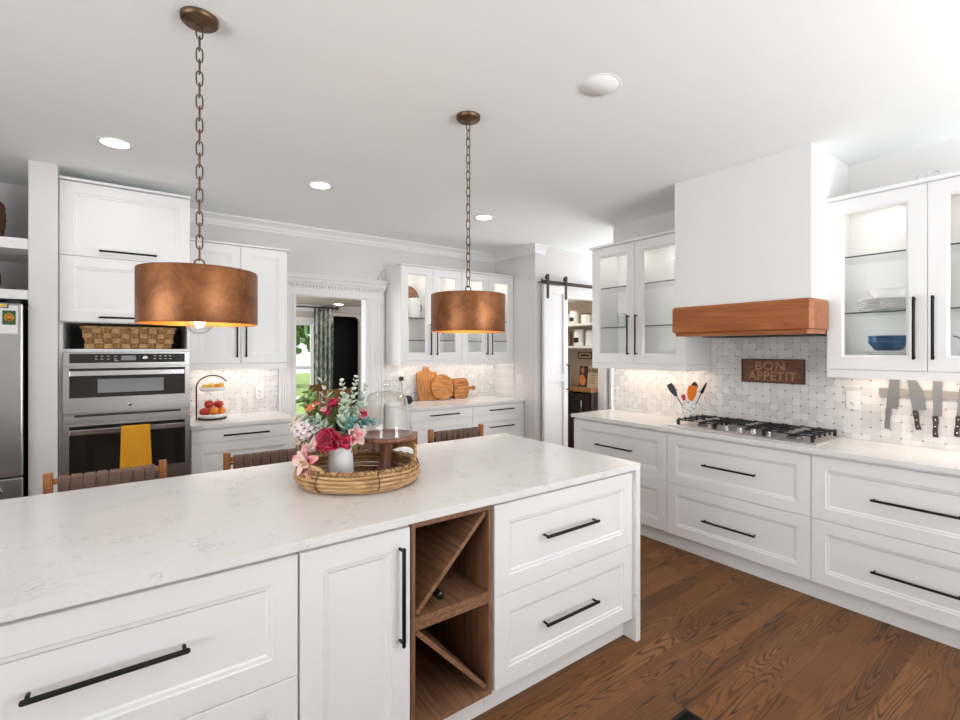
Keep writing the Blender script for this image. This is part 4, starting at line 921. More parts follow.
# --- knives
t = thing('knife_rack', 'magnetic steel bar holding knives under the wall cabinet', 'knife rack', (3.8478, 0.955, 1.236), R90); MB().box(0, 0.72, -0.018, -0.0005, -0.022, 0.022).build('bar', plain('brushed_bar', (0.30, 0.27, 0.235), 0.45, 0.5, var=0.1), t, 0.002)
def knife(label, y, ztip, zheel, zend, wb, lean, handle, shape):
    t = thing('kitchen_knife', label, 'knife', (3.829, y, 1.236), R90, 'knives on the magnetic bar'); t.rotation_euler = Euler((0, lean, R90), 'XYZ')
    zt, zh, ze = ztip-1.236, zheel-1.236, zend-1.236
    if shape == 'cleaver': poly = [(-wb*0.35, zt), (wb*0.5, zt), (wb*0.5, zh), (-wb*0.5, zh)]
    elif shape == 'chef': poly = [(-wb*0.45, zt), (wb*0.1, zt-0.05), (wb*0.5, zt-0.13), (wb*0.5, zh), (-wb*0.5, zh), (-wb*0.5, zt-0.03)]
    else: poly = [(-wb*0.5, zt-0.01), (0, zt), (wb*0.5, zt-0.03), (wb*0.5, zh), (-wb*0.5, zh)]
    MB().prism(poly, 'y', -0.0030, -0.0010).build('blade', KSTEEL, t)
    hm = MB(); n = 8; hw = 0.0115
    lp = [(-wb*0.5+hw+hw*s*(1+0.18*math.sin(k*0.9)), zh+(ze-zh)*k/n) for s in (1,) for k in range(n+1)]+[(-wb*0.5+hw-hw*(1+0.1*math.sin(k*1.3)), zh+(ze-zh)*k/n) for k in range(n, -1, -1)]
    hm.prism(lp, 'y', -0.014, 0.0); hm.build('handle', handle, t, 0.003)
    if handle is not KSTEEL:
        m = MB()
        for q in (0.18, 0.5, 0.82): m.lathe([(0, -0.0006), (0.0035, -0.0006), (0.0035, 0.0)], (0,0,0), 10, Matrix.Translation((-wb*0.5+hw, -0.0142, zh+(ze-zh)*q)) @ FY)
        m.build('rivets', CHROME, t)
knife('all-steel cleaver, first on the magnetic bar by the outlet', 0.885, 1.36, 1.135, 1.005, 0.055, 0.05, KSTEEL, 'cleaver')
knife('broad chef knife tilted on the magnetic bar, brown handle', 0.775, 1.375, 1.135, 1.02, 0.062, -0.14, KNIFEH, 'chef')
knife('upright narrow knife with a dark riveted handle', 0.682, 1.35, 1.11, 0.985, 0.038, 0.0, KNIFEH, 'slim')
knife('dark-handled knife at the right edge of the magnetic bar', 0.568, 1.36, 1.12, 1.0, 0.05, 0.08, KNIFEH, 'chef')

# --- ceiling fixtures
proto = None
for i, (x, y, lb) in enumerate([(-0.06, 3.561, 'round recessed ceiling light in front of the oven tower'), (1.152, 3.575, 'round recessed ceiling light before the doorway'), (2.651, 3.55, 'round recessed ceiling light before the back corner cabinets')]):
    if proto is None:
        t = proto = thing('recessed_light', lb, 'ceiling light', (x, y, CZ), 0, 'recessed ceiling lights')
        MB().lathe([(0.070, -0.003), (0.086, -0.006), (0.094, -0.003), (0.095, -0.0005), (0.070, -0.0005)], (0,0,0), 40).build('trim_ring', TRIMW, t)
        MB().lathe([(0, -0.0025), (0.069, -0.0025), (0.069, -0.0008)], (0,0,0), 32).build('lens', LENS, t)
    else: t = dup(proto, (x, y, CZ), None, lb)
    d = bpy.data.lights.new('downlight', 'AREA'); d.shape = 'DISK'; d.size = 0.13; d.energy = 2.0; d.color = (1.0, 0.97, 0.92)
    o = bpy.data.objects.new('downlight', d); COL.objects.link(o); o.location = (x, y, CZ-0.012)
for i, (x, y, lb) in enumerate([(2.62, 7.25, 'recessed light in the dining room soffit above the dark doorway'), (2.9, 6.75, 'second recessed light in the dining room soffit')]):
    t = dup(proto, (x, y, 2.1995), None, lb)
t = thing('ceiling_speaker', 'flat round white speaker grille in the ceiling', 'speaker', (1.759, 1.466, CZ))
MB().lathe([(0.092, -0.0022), (0.100, -0.0026), (0.104, -0.0004)], (0,0,0), 40).build('rim', CEILM, t)
MB().lathe([(0, -0.0024), (0.090, -0.0022), (0.091, -0.0004)], (0,0,0), 40).build('grille', CEILM, t)

# --- pendants
def pendant(x, y, lb, bulb_z):
    t = thing('pendant_lamp', lb, 'pendant lamp', (x, y, CZ), 0, 'copper drum pendants over the island')
    zt, zb, R = 1.786-CZ, 1.592-CZ, 0.193
    MB().lathe([(0, -0.030), (0.012, -0.030), (0.014, -0.024), (0.056, -0.021), (0.0615, -0.016), (0.063, -0.0005)], (0,0,0), 36).build('canopy', CHAINM, t)
    m = MB(); z = -0.030; n = int((zt+0.05-z)/-0.0415); step = (zt+0.045-z)/n
    m.tube([(0.009*math.cos(a), 0, z-0.004+0.009*math.sin(a)) for a in [2*PI*k/12 for k in range(12)]], 0.0028, 8, True)
    for k in range(n):
        zc = z+step*(k+0.5); hl = abs(step)/2+0.0045; w = 0.0105; pts = []
        for j in range(20):
            a = 2*PI*j/20; c, s_ = math.cos(a), math.sin(a)
            px = w*(abs(c)**0.6)*(1 if c >= 0 else -1); pz = hl*(abs(s_)**0.7)*(1 if s_ >= 0 else -1)
            pts.append((px, 0, zc+pz) if k % 2 == 0 else (0, px, zc+pz))
        m.tube(pts, 0.0026, 8, True)
    m.build('chain', CHAINM, t)
    m = MB().tube([(0.016*math.cos(a), 0, zt+0.030+0.016*math.sin(a)) for a in [2*PI*k/16 for k in range(16)]], 0.003, 8, True)
    m.cyl((0,0,zt+0.015), (0,0,zt-0.004), 0.008, n=12); m.build('top_loop', CHAINM, t)
    s = MB().lathe([(R, zb), (R+0.0015, zb+0.004), (R+0.0015, zt-0.004), (R, zt), (R-0.002, zt), (R-0.002, zb), (R, zb)], (0,0,0), 72).build('shade', COPPER, t)
    MB().lathe([(R-0.0026, zb+0.001), (R-0.0026, zt-0.001)], (0,0,0), 72).build('shade_lining', GOLD, s)
    m = MB()
    for k in range(3):
        a = 2*PI*k/3+0.4; m.cyl((0.006*math.cos(a), 0.006*math.sin(a), zt-0.006), ((R-0.003)*math.cos(a), (R-0.003)*math.sin(a), zt-0.006), 0.0035, n=8)
    m.build('spider', CHAINM, t)
    bz = bulb_z-CZ
    MB().lathe([(0, zt-0.008), (0.019, zt-0.010), (0.021, zt-0.016), (0.021, bz+0.075), (0.017, bz+0.060), (0, bz+0.060)], (0,0,0), 24).build('socket', CHAINM, t)
    b = MB().lathe([(0.014, 0.062), (0.017, 0.052), (0.030, 0.038), (0.043, 0.018), (0.0475, 0), (0.043, -0.020), (0.030, -0.037), (0.015, -0.0455), (0, -0.0475)], (0,0,bz), 32).build('bulb', GLASSW, t)
    m = MB().tube([(0.008*math.cos(k*1.2), 0.008*math.sin(k*1.2), bz+0.03-0.0035*k) for k in range(10)], 0.0016, 6); m.build('filament', FILAM, b)
    d = bpy.data.lights.new('pendant_bulb', 'POINT'); d.energy = 2.2; d.color = (1.0, 0.72, 0.42); d.shadow_soft_size = 0.02
    o = bpy.data.objects.new('pendant_bulb', d); COL.objects.link(o); o.parent = t; o.location = (0, 0, bz+0.01)
    return t
pendant(0.213, 2.035, 'copper drum pendant hanging in front of the oven tower', 1.604)
pendant(1.437, 2.062, 'copper drum pendant hanging in front of the glass wall cabinets', 1.668)

# --- counter stools on the far side of the island (they face the island)
def make_stool(lb):
    t = thing('counter_stool', lb, 'stool', (0,0,0), 0, 'woven leather counter stools at the island')
    hw = 0.215
    for sx in (-1, 1):
        MB().rings([[(sx*hw-0.017, y-0.014, z), (sx*hw+0.017, y-0.014, z), (sx*hw+0.017, y+0.014, z), (sx*hw-0.017, y+0.014, z)] for y, z in ((0.05, 0.001), (0.0, 0.62), (0.0, 0.92), (0.0, 0.945))], True, True).build('leg', STOOLW, t, 0.004)
        MB().rings([[(sx*hw-0.017, y-0.014, z), (sx*hw+0.017, y-0.014, z), (sx*hw+0.017, y+0.014, z), (sx*hw-0.017, y+0.014, z)] for y, z in ((-0.44, 0.001), (-0.41, 0.665))], True, True).build('leg', STOOLW, t, 0.004)
    for z in (0.82, 0.905): MB().box(-hw+0.017, hw-0.017, -0.010, 0.010, z-0.012, z+0.012).build('back_rail', STOOLW, t, 0.003)
    n = 8
    for k in range(n):
        x = -hw+0.03+(2*hw-0.06)*(k+0.5)/n; q = 0.0025*(1 if k % 2 else -1); w = 0.0215
        lp = [[(x-w*0.92, y+q, z), (x+w*0.92, y+q, z)] for y, z in ()]
        pr = [(-0.0165, 0.805), (-0.0165, 0.92), (-0.010, 0.9275), (0.010, 0.9275), (0.0165, 0.92), (0.0165, 0.805), (0.010, 0.797), (-0.010, 0.797)]
        MB().prism([(y+q, z) for y, z in pr], 'x', x-w*0.92, x+w*0.92).build('leather_strap', LEATHER, t, 0.003)
    m = MB()
    for y in (-0.40, -0.01): m.box(-hw+0.017, hw-0.017, y-0.012, y+0.012, 0.60, 0.645)
    for sx in (-1, 1): m.box(sx*hw-0.012, sx*hw+0.012, -0.396, -0.014, 0.60, 0.645)
    m.build('seat_frame', STOOLW, t, 0.003)
    m = MB()
    for k in range(8):
        x = -hw+0.035+(2*hw-0.07)*k/7; m.box(x-0.023, x+0.023, -0.415, 0.003, 0.6455, 0.652)
    m.build('seat', LEATHER, t, 0.002)
    m = MB()
    m.box(-hw+0.015, hw-0.015, -0.435, -0.415, 0.22, 0.25); m.box(-hw+0.015, hw-0.015, 0.020, 0.040, 0.30, 0.33)
    for sx in (-1, 1): m.box(sx*hw-0.010, sx*hw+0.010, -0.42, 0.03, 0.26, 0.29)
    m.build('stretcher', STOOLW, t, 0.003)
    return t
st = make_stool('counter stool in front of the oven towel')
st.location = (-0.073, 2.885, 0); st.rotation_euler = (0, 0, 0.03)
dup(st, (0.645, 2.885, 0), -0.02, 'counter stool in front of the drawers below the fruit stand')
dup(st, (1.352, 2.88, 0), 0.02, 'counter stool half hidden behind the cake stand')
dup(st, (1.908, 2.885, 0), -0.01, 'counter stool nearest the waterfall end of the island')

# --- rattan tray with vase and cake stand
TR = (0.829, 2.045, 0.9145); TA = -0.6331
t = thing('rattan_tray', 'round rattan tray with looped handles on the island', 'tray', TR, TA)
def ell(a, b, z, n=64, wob=0.0): return [(a*math.cos(q)+0, b*math.sin(q), z+wob*math.sin(q*5)) for q in [2*PI*i/n for i in range(n)]]
m = MB()
for i, (f_, z, r) in enumerate([(0.92, 0.010, 0.0075), (0.975, 0.0235, 0.0082), (1.01, 0.039, 0.0082), (1.005, 0.0545, 0.0082), (0.97, 0.069, 0.0078)]):
    m.tube(ell(0.265*f_, 0.235*f_, z, 64, 0.0012*(i-2)), r, 10, True)
m.build('cane_rings', RATTAN, t)
m = MB(); pts = []
for i in range(420):
    q = 2*PI*i/420; w = i*2*PI*70/420
    pts.append(((0.248+0.0105*math.cos(w))*math.cos(q), (0.218+0.0105*math.cos(w))*math.sin(q), 0.083+0.0095*math.sin(w)))
m.tube(pts, 0.0042, 6, True); m.build('rope_rim', RATTAN, t)
MB().tube(ell(0.248, 0.218, 0.083), 0.0085, 10, True).build('rim_core', RATTAN, t)
MB().lathe([(0, 0.0045), (0.24, 0.0045), (0.248, 0.010), (0.24, 0.014), (0, 0.014)], (0,0,0), 48, Matrix.Diagonal((1, 0.885, 1, 1))).build('base', TRAYW, t)
for ctr in (0.60, 0.60+PI):
    m = MB()
    for off in (0, 0.016):
        pts = []
        for i in range(17):
            q = i/16; an = ctr-0.62+1.24*q; k = 1+0.05*math.sin(PI*q)-off*0.6
            pts.append((0.248*k*math.cos(an), 0.218*k*math.sin(an), 0.084+((0.062 if ctr < 2 else 0.036)-off)*math.sin(PI*q)**0.6))
        m.tube(pts, 0.0075, 8)
    m.build('handle', RATTAN, t)
BINDM = plain('dark_binding', (0.10, 0.045, 0.02), 0.7, var=0.3)
for q in (-2.0, -1.05, 0.35, 1.2, 2.0, 3.0):
    c, s_ = math.cos(q), math.sin(q)
    pts = [(0.265*k*c, 0.235*k*s_, z) for k, z in ((0.90, 0.004), (1.0, 0.014), (1.055, 0.034), (1.055, 0.048), (1.02, 0.07), (0.96, 0.094), (0.88, 0.08))]
    MB().tube(pts, 0.0022, 6).build('binding', BINDM, t)

m = MB(); pts = []
for i in range(241):
    q = 2*PI*i/240; z = 0.083+0.015*math.sin(q*30); rr_ = 0.0165*abs(math.cos(q*30))
    pts.append(((0.248+rr_)*math.cos(q), (0.218+rr_)*math.sin(q), z))
m.tube(pts, 0.0016, 5); m.build('lashing', BINDM, t)

VX, VY = 0.757, 2.068; VZ = 0.9145+0.0145
t = thing('vase', 'plain white ceramic vase on the rattan tray', 'vase', (VX, VY, VZ))
MB().lathe([(0, 0.0005), (0.050, 0.0005), (0.056, 0.004), (0.0575, 0.02), (0.052, 0.10), (0.047, 0.165), (0.049, 0.175), (0.045, 0.176), (0.043, 0.16), (0.047, 0.10), (0.052, 0.02), (0, 0.012)], (0,0,0), 36).build('vase_body', CERAM, t)

CX, CY = 0.991, 2.102
t = thing('cake_stand', 'reddish wooden pedestal cake stand on the rattan tray', 'cake stand', (CX, CY, VZ))
MB().lathe([(0, 0.0005), (0.048, 0.0005), (0.050, 0.006), (0.044, 0.014), (0.036, 0.022), (0.027, 0.04), (0.025, 0.075), (0.030, 0.105), (0.040, 0.122), (0.046, 0.130), (0, 0.130)], (0,0,0), 28, Matrix.Diagonal((1, 1, 1.13, 1))).build('pedestal', CAKEW, t)
MB().lathe([(0, 0.1475), (0.135, 0.1475), (0.142, 0.151), (0.143, 0.166), (0.139, 0.170), (0.131, 0.170), (0.128, 0.167), (0, 0.167)], (0,0,0), 48).build('plate', CAKEW, t)
t = thing('glass_cloche', 'clear glass dome with a ball knob on the cake stand', 'cloche', (CX, CY, VZ+0.1675))
m = MB(); n = 48
prof = [(0.1225, 0.0008), (0.1215, 0.010), (0.1175, 0.04), (0.110, 0.09), (0.1015, 0.14), (0.096, 0.168), (0.088, 0.186), (0.070, 0.198), (0.045, 0.205), (0.0, 0.207)]
m.lathe(prof, (0,0,0), 96)
for i, v in enumerate(m.v):      # shallow flutes shaped into the dome to give streak reflections
    r = math.hypot(v[0], v[1])
    if r > 0.02 and v[2] < 0.19: k_ = 1+0.012*math.cos(12*math.atan2(v[1], v[0])); m.v[i] = (v[0]*k_, v[1]*k_, v[2])
m.build('dome', DOME, t)
MB().lathe([(0.1195, 0.0005), (0.1265, 0.001), (0.1265, 0.005), (0.1195, 0.006)], (0,0,0), 48, closed_prof=True).build('rim', GLASSW, t)
m = MB().lathe([(0, 0.2075), (0.012, 0.2075), (0.009, 0.214), (0.010, 0.218), (0.018, 0.226), (0.021, 0.238), (0.017, 0.250), (0.008, 0.257), (0, 0.258)], (0,0,0), 24); m.build('knob', GLASSW, t)

# --- faux flowers in the vase
Rv = Vector((math.cos(TA), math.sin(TA), 0)); Fv = Vector((-math.sin(TA), math.cos(TA), 0))
def FP(a, z, c): return Vector((VX, VY, 0)) + Rv*a + Fv*c + Vector((0, 0, z+0.012))
MOUTH = VZ+0.168
def aim(d):
    d = Vector(d).normalized(); x = d.orthogonal().normalized(); y = d.cross(x)
    return Matrix(((x.x, y.x, d.x, 0), (x.y, y.y, d.y, 0), (x.z, y.z, d.z, 0), (0, 0, 0, 1)))
def petal(m, M, ang, tilt, ln, wd, cup=0.3, curl=0.3, r0=0.0):
    T = M @ Matrix.Rotation(ang, 4, 'Z') @ Matrix.Translation((r0, 0, 0)) @ Matrix.Rotation(-tilt, 4, 'Y')
    def fn(u, v):
        w = wd*(math.sin(PI*min(0.93, 0.10+0.83*v))**0.8)*(u-0.5)
        return (ln*v, w, cup*abs(w)**1.5/(wd**0.5+1e-6)*2.0+curl*ln*(v*v-0.4*v)+0.004*math.sin(u*9+ang*3)*v)
    m.sheet(fn, 6, 6, M=T)
def stem_of(t, base, head, droop=0.02):
    b = Vector((VX, VY, MOUTH-0.10)) + (base - Vector((VX, VY, base.z)))*0.02
    mth = Vector((VX, VY, MOUTH)) + Vector(((head.x-VX), (head.y-VY), 0)).normalized()*0.028
    mid = (mth+head)/2+Vector((0, 0, droop))
    MB().tube([b-t.location, mth-t.location, mid-t.location, head-t.location], 0.0022, 7).build('stem', STEMG, t)
def bloom(name, lb, pos, dirv, layers, mats, centre=None, cat='flower'):
    t = thing(name, lb, cat, pos, 0, 'faux flowers in the white vase')
    M = aim(dirv)
    for li, (n, tilt, ln, wd, cup, curl, z, r0) in enumerate(layers):
        m = MB()
        for k in range(n): petal(m, Matrix.Translation((0,0,0)) @ M @ Matrix.Translation((0, 0, z)), 2*PI*k/n+li*0.7+random.uniform(-.12,.12), tilt+random.uniform(-.1,.1), ln*random.uniform(.9,1.08), wd, cup, curl, r0)
        m.build('petals', mats[min(li, len(mats)-1)], t, solid=0.0012)
    if centre: MB().ball(M @ Vector((0, 0, centre[0])), centre[1], n=12, m=8).build('flower_centre', centre[2], t)
    stem_of(t, pos, pos - Vector(dirv).normalized()*0.006); return t
view = -Fv
def dv(a, z, c): return Rv*a + Vector((0, 0, z)) + Fv*c
peony = [(7, 0.35, 0.058, 0.060, 0.9, 0.35, -0.012, 0.006), (7, 0.75, 0.054, 0.054, 0.9, 0.2, -0.006, 0.005), (6, 1.1, 0.046, 0.044, 1.0, -0.1, 0.0, 0.004), (5, 1.35, 0.036, 0.034, 1.0, -0.3, 0.004, 0.003)]
bloom('peony', 'large magenta peony at the front of the vase', FP(-0.028, 1.102, -0.078), dv(-0.1, 0.25, -1), peony, [MAGENT, MAGENT, DEEPR, DEEPR], (0.016, 0.012, DEEPR))
bloom('peony', 'small magenta peony right of the large one', FP(0.032, 1.096, -0.068), dv(0.5, 0.1, -1), [(5, 0.6, 0.040, 0.044, 0.9, 0.2, -0.006, 0.004), (5, 1.0, 0.036, 0.036, 0.9, 0, 0, 0.003), (4, 1.35, 0.028, 0.026, 1, -0.3, 0.003, 0.002)], [MAGENT, MAGENT, DEEPR], (0.010, 0.010, DEEPR))
bloom('peony_bud', 'dark red peony bud high in the bouquet', FP(-0.026, 1.250, -0.02), dv(-0.2, 0.9, -0.6), [(5, 1.15, 0.036, 0.036, 1.2, -0.25, -0.014, 0.006), (4, 1.4, 0.032, 0.03, 1.2, -0.3, -0.012, 0.003)], [MAGENT, DEEPR], (0.0, 0.014, DEEPR))
bloom('peony_bud', 'dark red bud just below the higher bud', FP(-0.045, 1.215, -0.03), dv(-0.5, 0.7, -0.7), [(5, 1.15, 0.028, 0.030, 1.2, -0.25, -0.010, 0.005), (4, 1.4, 0.026, 0.026, 1.2, -0.3, -0.008, 0.003)], [DEEPR, DEEPR], (0.0, 0.011, DEEPR))
lily = [(3, 0.15, 0.085, 0.034, 0.8, 0.25, -0.01, 0.004), (3, 0.45, 0.075, 0.036, 0.8, 0.2, 0.0, 0.003)]
bloom('lily', 'drooping pink lily at the lower left of the vase', FP(-0.105, 1.02, -0.125), dv(-0.55, 0.1, -0.8), [(5, 0.12, 0.078, 0.036, 0.7, 0.15, -0.006, 0.004), (4, 0.55, 0.06, 0.032, 0.8, 0.2, 0.0, 0.003)], [PINKP, BLUSH], (0.012, 0.007, CREAM))
bloom('lily', 'upright pink lily behind the drooping one', FP(-0.085, 1.06, -0.085), dv(-0.3, 0.8, -0.5), [(5, 0.8, 0.058, 0.028, 0.8, 0.1, -0.004, 0.003)], [BLUSH], (0.010, 0.006, PINKP))
bloom('lily', 'pale blush lily right of the magenta peonies', FP(0.062, 1.112, -0.035), dv(0.8, 0.3, -0.7), [(5, 0.5, 0.058, 0.040, 0.8, 0.2, -0.004, 0.003), (4, 1.0, 0.045, 0.032, 0.9, 0, 0, 0.002)], [BLUSH, PINKP], (0.012, 0.007, CREAM))
bloom('zinnia', 'coral flower at the right among the eucalyptus', FP(0.098, 1.205, -0.01), dv(0.6, 0.3, -0.8), [(8, 0.3, 0.026, 0.014, 0.6, 0.1, 0, 0.002), (6, 0.8, 0.020, 0.012, 0.6, 0, 0.002, 0.002)], [PINKP, MAGENT], (0.004, 0.006, DEEPR))
bloom('zinnia', 'coral flower among the green leaves at the left', FP(-0.112, 1.240, -0.02), dv(-0.3, 0.8, -0.6), [(8, 0.15, 0.036, 0.015, 0.6, 0.05, 0, 0.002)], [plain('coral_petal', (0.72, 0.20, 0.11), 0.6, var=0.2)], (0.003, 0.006, CREAM))
bloom('zinnia', 'small coral bud in the middle of the bouquet', FP(-0.062, 1.215, -0.03), dv(-0.1, 0.8, -0.6), [(6, 1.0, 0.026, 0.018, 0.8, 0, 0, 0.002)], [PINKP], (0.003, 0.006, CREAM))
def cluster(lb, pos, r, mat, n=46):
    t = thing('hydrangea', lb, 'flower', pos, 0, 'faux flowers in the white vase'); m = MB()
    for k in range(n):
        z = 1-1.7*(k+0.5)/n; a = k*2.39996; q = math.sqrt(max(0, 1-z*z)); d = Vector((q*math.cos(a), q*math.sin(a), z))
        M = Matrix.Translation(d*r) @ aim(d)
        for j in range(4): petal(m, M, PI/2*j+k, 0.25, r*0.36, r*0.34, 0.5, 0.1, 0.001)
    m.build('florets', mat, t); MB().ball((0,0,0), r*0.72, n=12, m=8).build('flower_centre', STEMG, t); stem_of(t, pos, pos-Vector((0,0,r*0.5))); return t
cluster('white and lilac hydrangea head at the left of the bouquet', FP(-0.148, 1.142, -0.03), 0.042, LILAC)
cluster('cream flower head at the far left edge of the bouquet', FP(-0.182, 1.155, 0.0), 0.034, CREAM, 36)
cluster('small cream flower head low at the left of the bouquet', FP(-0.168, 1.095, -0.01), 0.026, CREAM, 28)
cluster('second pale lilac head right beside the hydrangea', FP(-0.11, 1.135, -0.045), 0.028, LILAC, 28)
def spray(name, lb, tip, mat, n=9, size=0.017, bend=(0, 0, 0), pair=True, start=0.25, elong=1.0):
    mth = Vector((VX, VY, MOUTH)); d = tip-mth
    base = mth + Vector((d.x, d.y, 0)).normalized()*0.026
    t = thing(name, lb, 'foliage stem', base, 0, 'eucalyptus and leaf stems in the white vase')
    B = Vector(bend); pts = []
    for i in range(13):
        q = i/12; pts.append((tip-base)*q + B*math.sin(PI*q))
    MB().tube([Vector((VX, VY, MOUTH-0.09))-base]+pts, 0.0018, 6, rr=[0.002]+[0.002-0.0012*i/12 for i in range(13)]).build('stem', STEMG, t)
    m = MB()
    for k in range(n):
        q = start+(1-start)*k/(n-1); i = min(11, int(q*12)); p = pts[i].lerp(pts[i+1], q*12-i); tg = (pts[i+1]-pts[i]).normalized()
        sz = size*(1.15-0.55*q)
        for s_ in ((0, PI) if pair else (0,)):
            M = Matrix.Translation(p) @ aim(tg) @ Matrix.Rotation(k*1.9+s_, 4, 'Z') @ Matrix.Rotation(-0.75+random.uniform(-.3,.3), 4, 'Y') @ Matrix.Rotation(random.uniform(-.6,.6), 4, 'X')
            N_ = 9; L_ = sz*2*elong
            vs = [(0.002, 0, 0)]+[(0.003+L_/2-L_/2*math.cos(2*PI*j/N_), sz*math.sin(2*PI*j/N_), 0.25*sz*abs(math.sin(2*PI*j/N_))) for j in range(1, N_)]+[(0.003+L_/2, 0, -0.02*sz)]
            m.add(vs, [(len(vs)-1, j, j+1) for j in range(0, N_-1)]+[(len(vs)-1, N_-1, 0)], True, M)
    m.build('leaves', mat, t, solid=0.0008); return t
spray('eucalyptus_stem', 'tallest pale eucalyptus stem right of the bouquet centre', FP(0.064, 1.362, 0.01), EUCAW, 11, 0.0135, (0.0, 0, 0.01))
spray('eucalyptus_stem', 'pale eucalyptus stem above the dark red buds', FP(0.006, 1.345, 0.0), EUCAW, 11, 0.0145)
spray('eucalyptus_stem', 'grey green eucalyptus in the middle of the bouquet', FP(0.028, 1.27, -0.04), EUCAL, 9, 0.022)
spray('eucalyptus_stem', 'grey green eucalyptus reaching up at the right', FP(0.098, 1.318, 0.03), EUCAL, 11, 0.018)
spray('eucalyptus_stem', 'broad leaved eucalyptus at the right shoulder', FP(0.10, 1.245, -0.02), EUCAL, 9, 0.022)
spray('eucalyptus_stem', 'teal eucalyptus stretching right towards the cloche', FP(0.148, 1.175, -0.03), EUCAT, 9, 0.0165, (0, 0, 0.03))
spray('eucalyptus_stem', 'teal eucalyptus just above the small peony', FP(0.066, 1.185, -0.06), EUCAT, 7, 0.019)
spray('eucalyptus_stem', 'grey green eucalyptus drooping over the left side', FP(-0.135, 1.19, -0.05), EUCAL, 8, 0.023, (0, 0, 0.02))
spray('eucalyptus_stem', 'grey green eucalyptus in front of the coral flower', FP(-0.085, 1.19, -0.06), EUCAL, 7, 0.022)
spray('leaf_stem', 'bright green leaf stem at the upper left', FP(-0.135, 1.295, 0.0), LEAFG, 9, 0.021, (0,0,0.01), True, 0.4, 1.3)
spray('leaf_stem', 'green leaf stem leaning far left', FP(-0.172, 1.262, 0.01), LEAFG, 9, 0.019, (0,0,0.02), True, 0.4, 1.3)
spray('leaf_stem', 'dark green leaf stem behind the hydrangea', FP(-0.10, 1.12, -0.02), LEAFG, 8, 0.018, (0,0,0.02), True, 0.3, 1.4)
spray('leaf_stem', 'green leaf stem behind the dark red buds', FP(-0.05, 1.275, 0.03), LEAFG, 9, 0.019, (0,0,0.0), True, 0.35, 1.3)
spray('leaf_stem', 'pale grass leaf tuft above the green leaves at the left', FP(-0.082, 1.34, 0.01), EUCAW, 4, 0.007, (0,0,0), True, 0.6, 4.0)
spray('leaf_stem', 'green leaf stem hanging at the right of the vase', FP(0.045, 1.06, 0.0), LEAFG, 6, 0.016, (0,0,0.03), True, 0.4, 1.4)

# --- fruit stand
t = thing('fruit_stand', 'two-tier white fruit stand with a black hoop frame', 'fruit stand', (0.578, 4.615, 0.9145))
m = MB(); pts = [(-0.118, 0, 0.004), (-0.118, 0, 0.26)]+[(-0.118*math.cos(PI*i/14), 0, 0.268+0.10*math.sin(PI*i/14)) for i in range(0, 13)]
m.tube(pts, 0.0055, 10); m.tube([(0.105*math.cos(a), 0.105*math.sin(a), 0.006) for a in [2*PI*i/32 for i in range(32)]], 0.005, 8, True); m.build('frame', BLACKM, t)
for z, r in ((0.012, 0.110), (0.238, 0.098)):
    MB().lathe([(0, z), (r*0.82, z), (r*0.95, z+0.012), (r, z+0.034), (r-0.004, z+0.034), (r*0.9, z+0.014), (r*0.8, z+0.006), (0, z+0.006)], (0,0,0), 40).build('bowl', CERAM, t)
def fruit(kind, lb, off, r, mat, grp):
    t = thing(kind, lb, 'fruit', (0.578+off[0], 4.615+off[1], 0.9145+off[2]), random.uniform(0, 6), grp)
    m = MB()
    if kind == 'lemon': m.lathe([(0, -1.18*r), (0.16*r, -1.12*r), (0.45*r, -0.92*r), (0.85*r, -0.5*r), (r, 0), (0.85*r, 0.5*r), (0.45*r, 0.92*r), (0.2*r, 1.14*r), (0, 1.22*r)], (0,0,0), 20, Matrix.Rotation(PI/2, 4, 'X'))
    elif kind == 'apple': m.lathe([(0, -0.72*r), (0.3*r, -0.85*r), (0.62*r, -0.76*r), (0.92*r, -0.32*r), (r, 0.1*r), (0.86*r, 0.55*r), (0.5*r, 0.82*r), (0.2*r, 0.76*r), (0, 0.6*r)], (0,0,0), 24)
    else: m.lathe([(0, -0.94*r), (0.35*r, -0.9*r), (0.75*r, -0.65*r), (r, 0), (0.75*r, 0.66*r), (0.35*r, 0.91*r), (0.08*r, 0.9*r), (0, 0.88*r)], (0,0,0), 24)
    m.build('skin', mat, t)
    if kind == 'apple': MB().tube([(0, 0, 0.6*r), (0.003, 0, 0.9*r), (0.008, 0, 1.2*r)], 0.0016, 6).build('stalk', BARK, t)
    elif kind == 'orange': MB().lathe([(0, 0.885*r), (0.07*r, 0.905*r), (0.09*r, 0.90*r)], (0,0,0), 8).build('stalk', STEMG, t)
    return t
Z1 = 0.028
for a in [('apple', 'red apple at the left of the lower bowl', (-0.062, -0.028, Z1+0.036), 0.040, APPLE), ('apple', 'red apple on top at the left of the lower bowl', (-0.025, 0.0, Z1+0.098), 0.037, APPLE),
          ('apple', 'red apple with a stalk on top at the right of the lower bowl', (0.045, -0.002, Z1+0.094), 0.037, APPLE), ('orange', 'orange in the front middle of the lower bowl', (0.003, -0.058, Z1+0.044), 0.037, ORANGE),
          ('orange', 'orange at the right end of the lower bowl', (0.070, 0.005, Z1+0.040), 0.033, ORANGE), ('orange', 'small orange low at the front right of the lower bowl', (0.061, -0.052, Z1+0.024), 0.024, ORANGE),
          ('orange', 'orange at the back of the lower bowl', (-0.028, 0.052, Z1+0.036), 0.036, ORANGE), ('apple', 'apple at the back right of the lower bowl', (0.034, 0.056, Z1+0.030), 0.030, APPLE)]: fruit(*a, 'apples and oranges in the lower bowl')
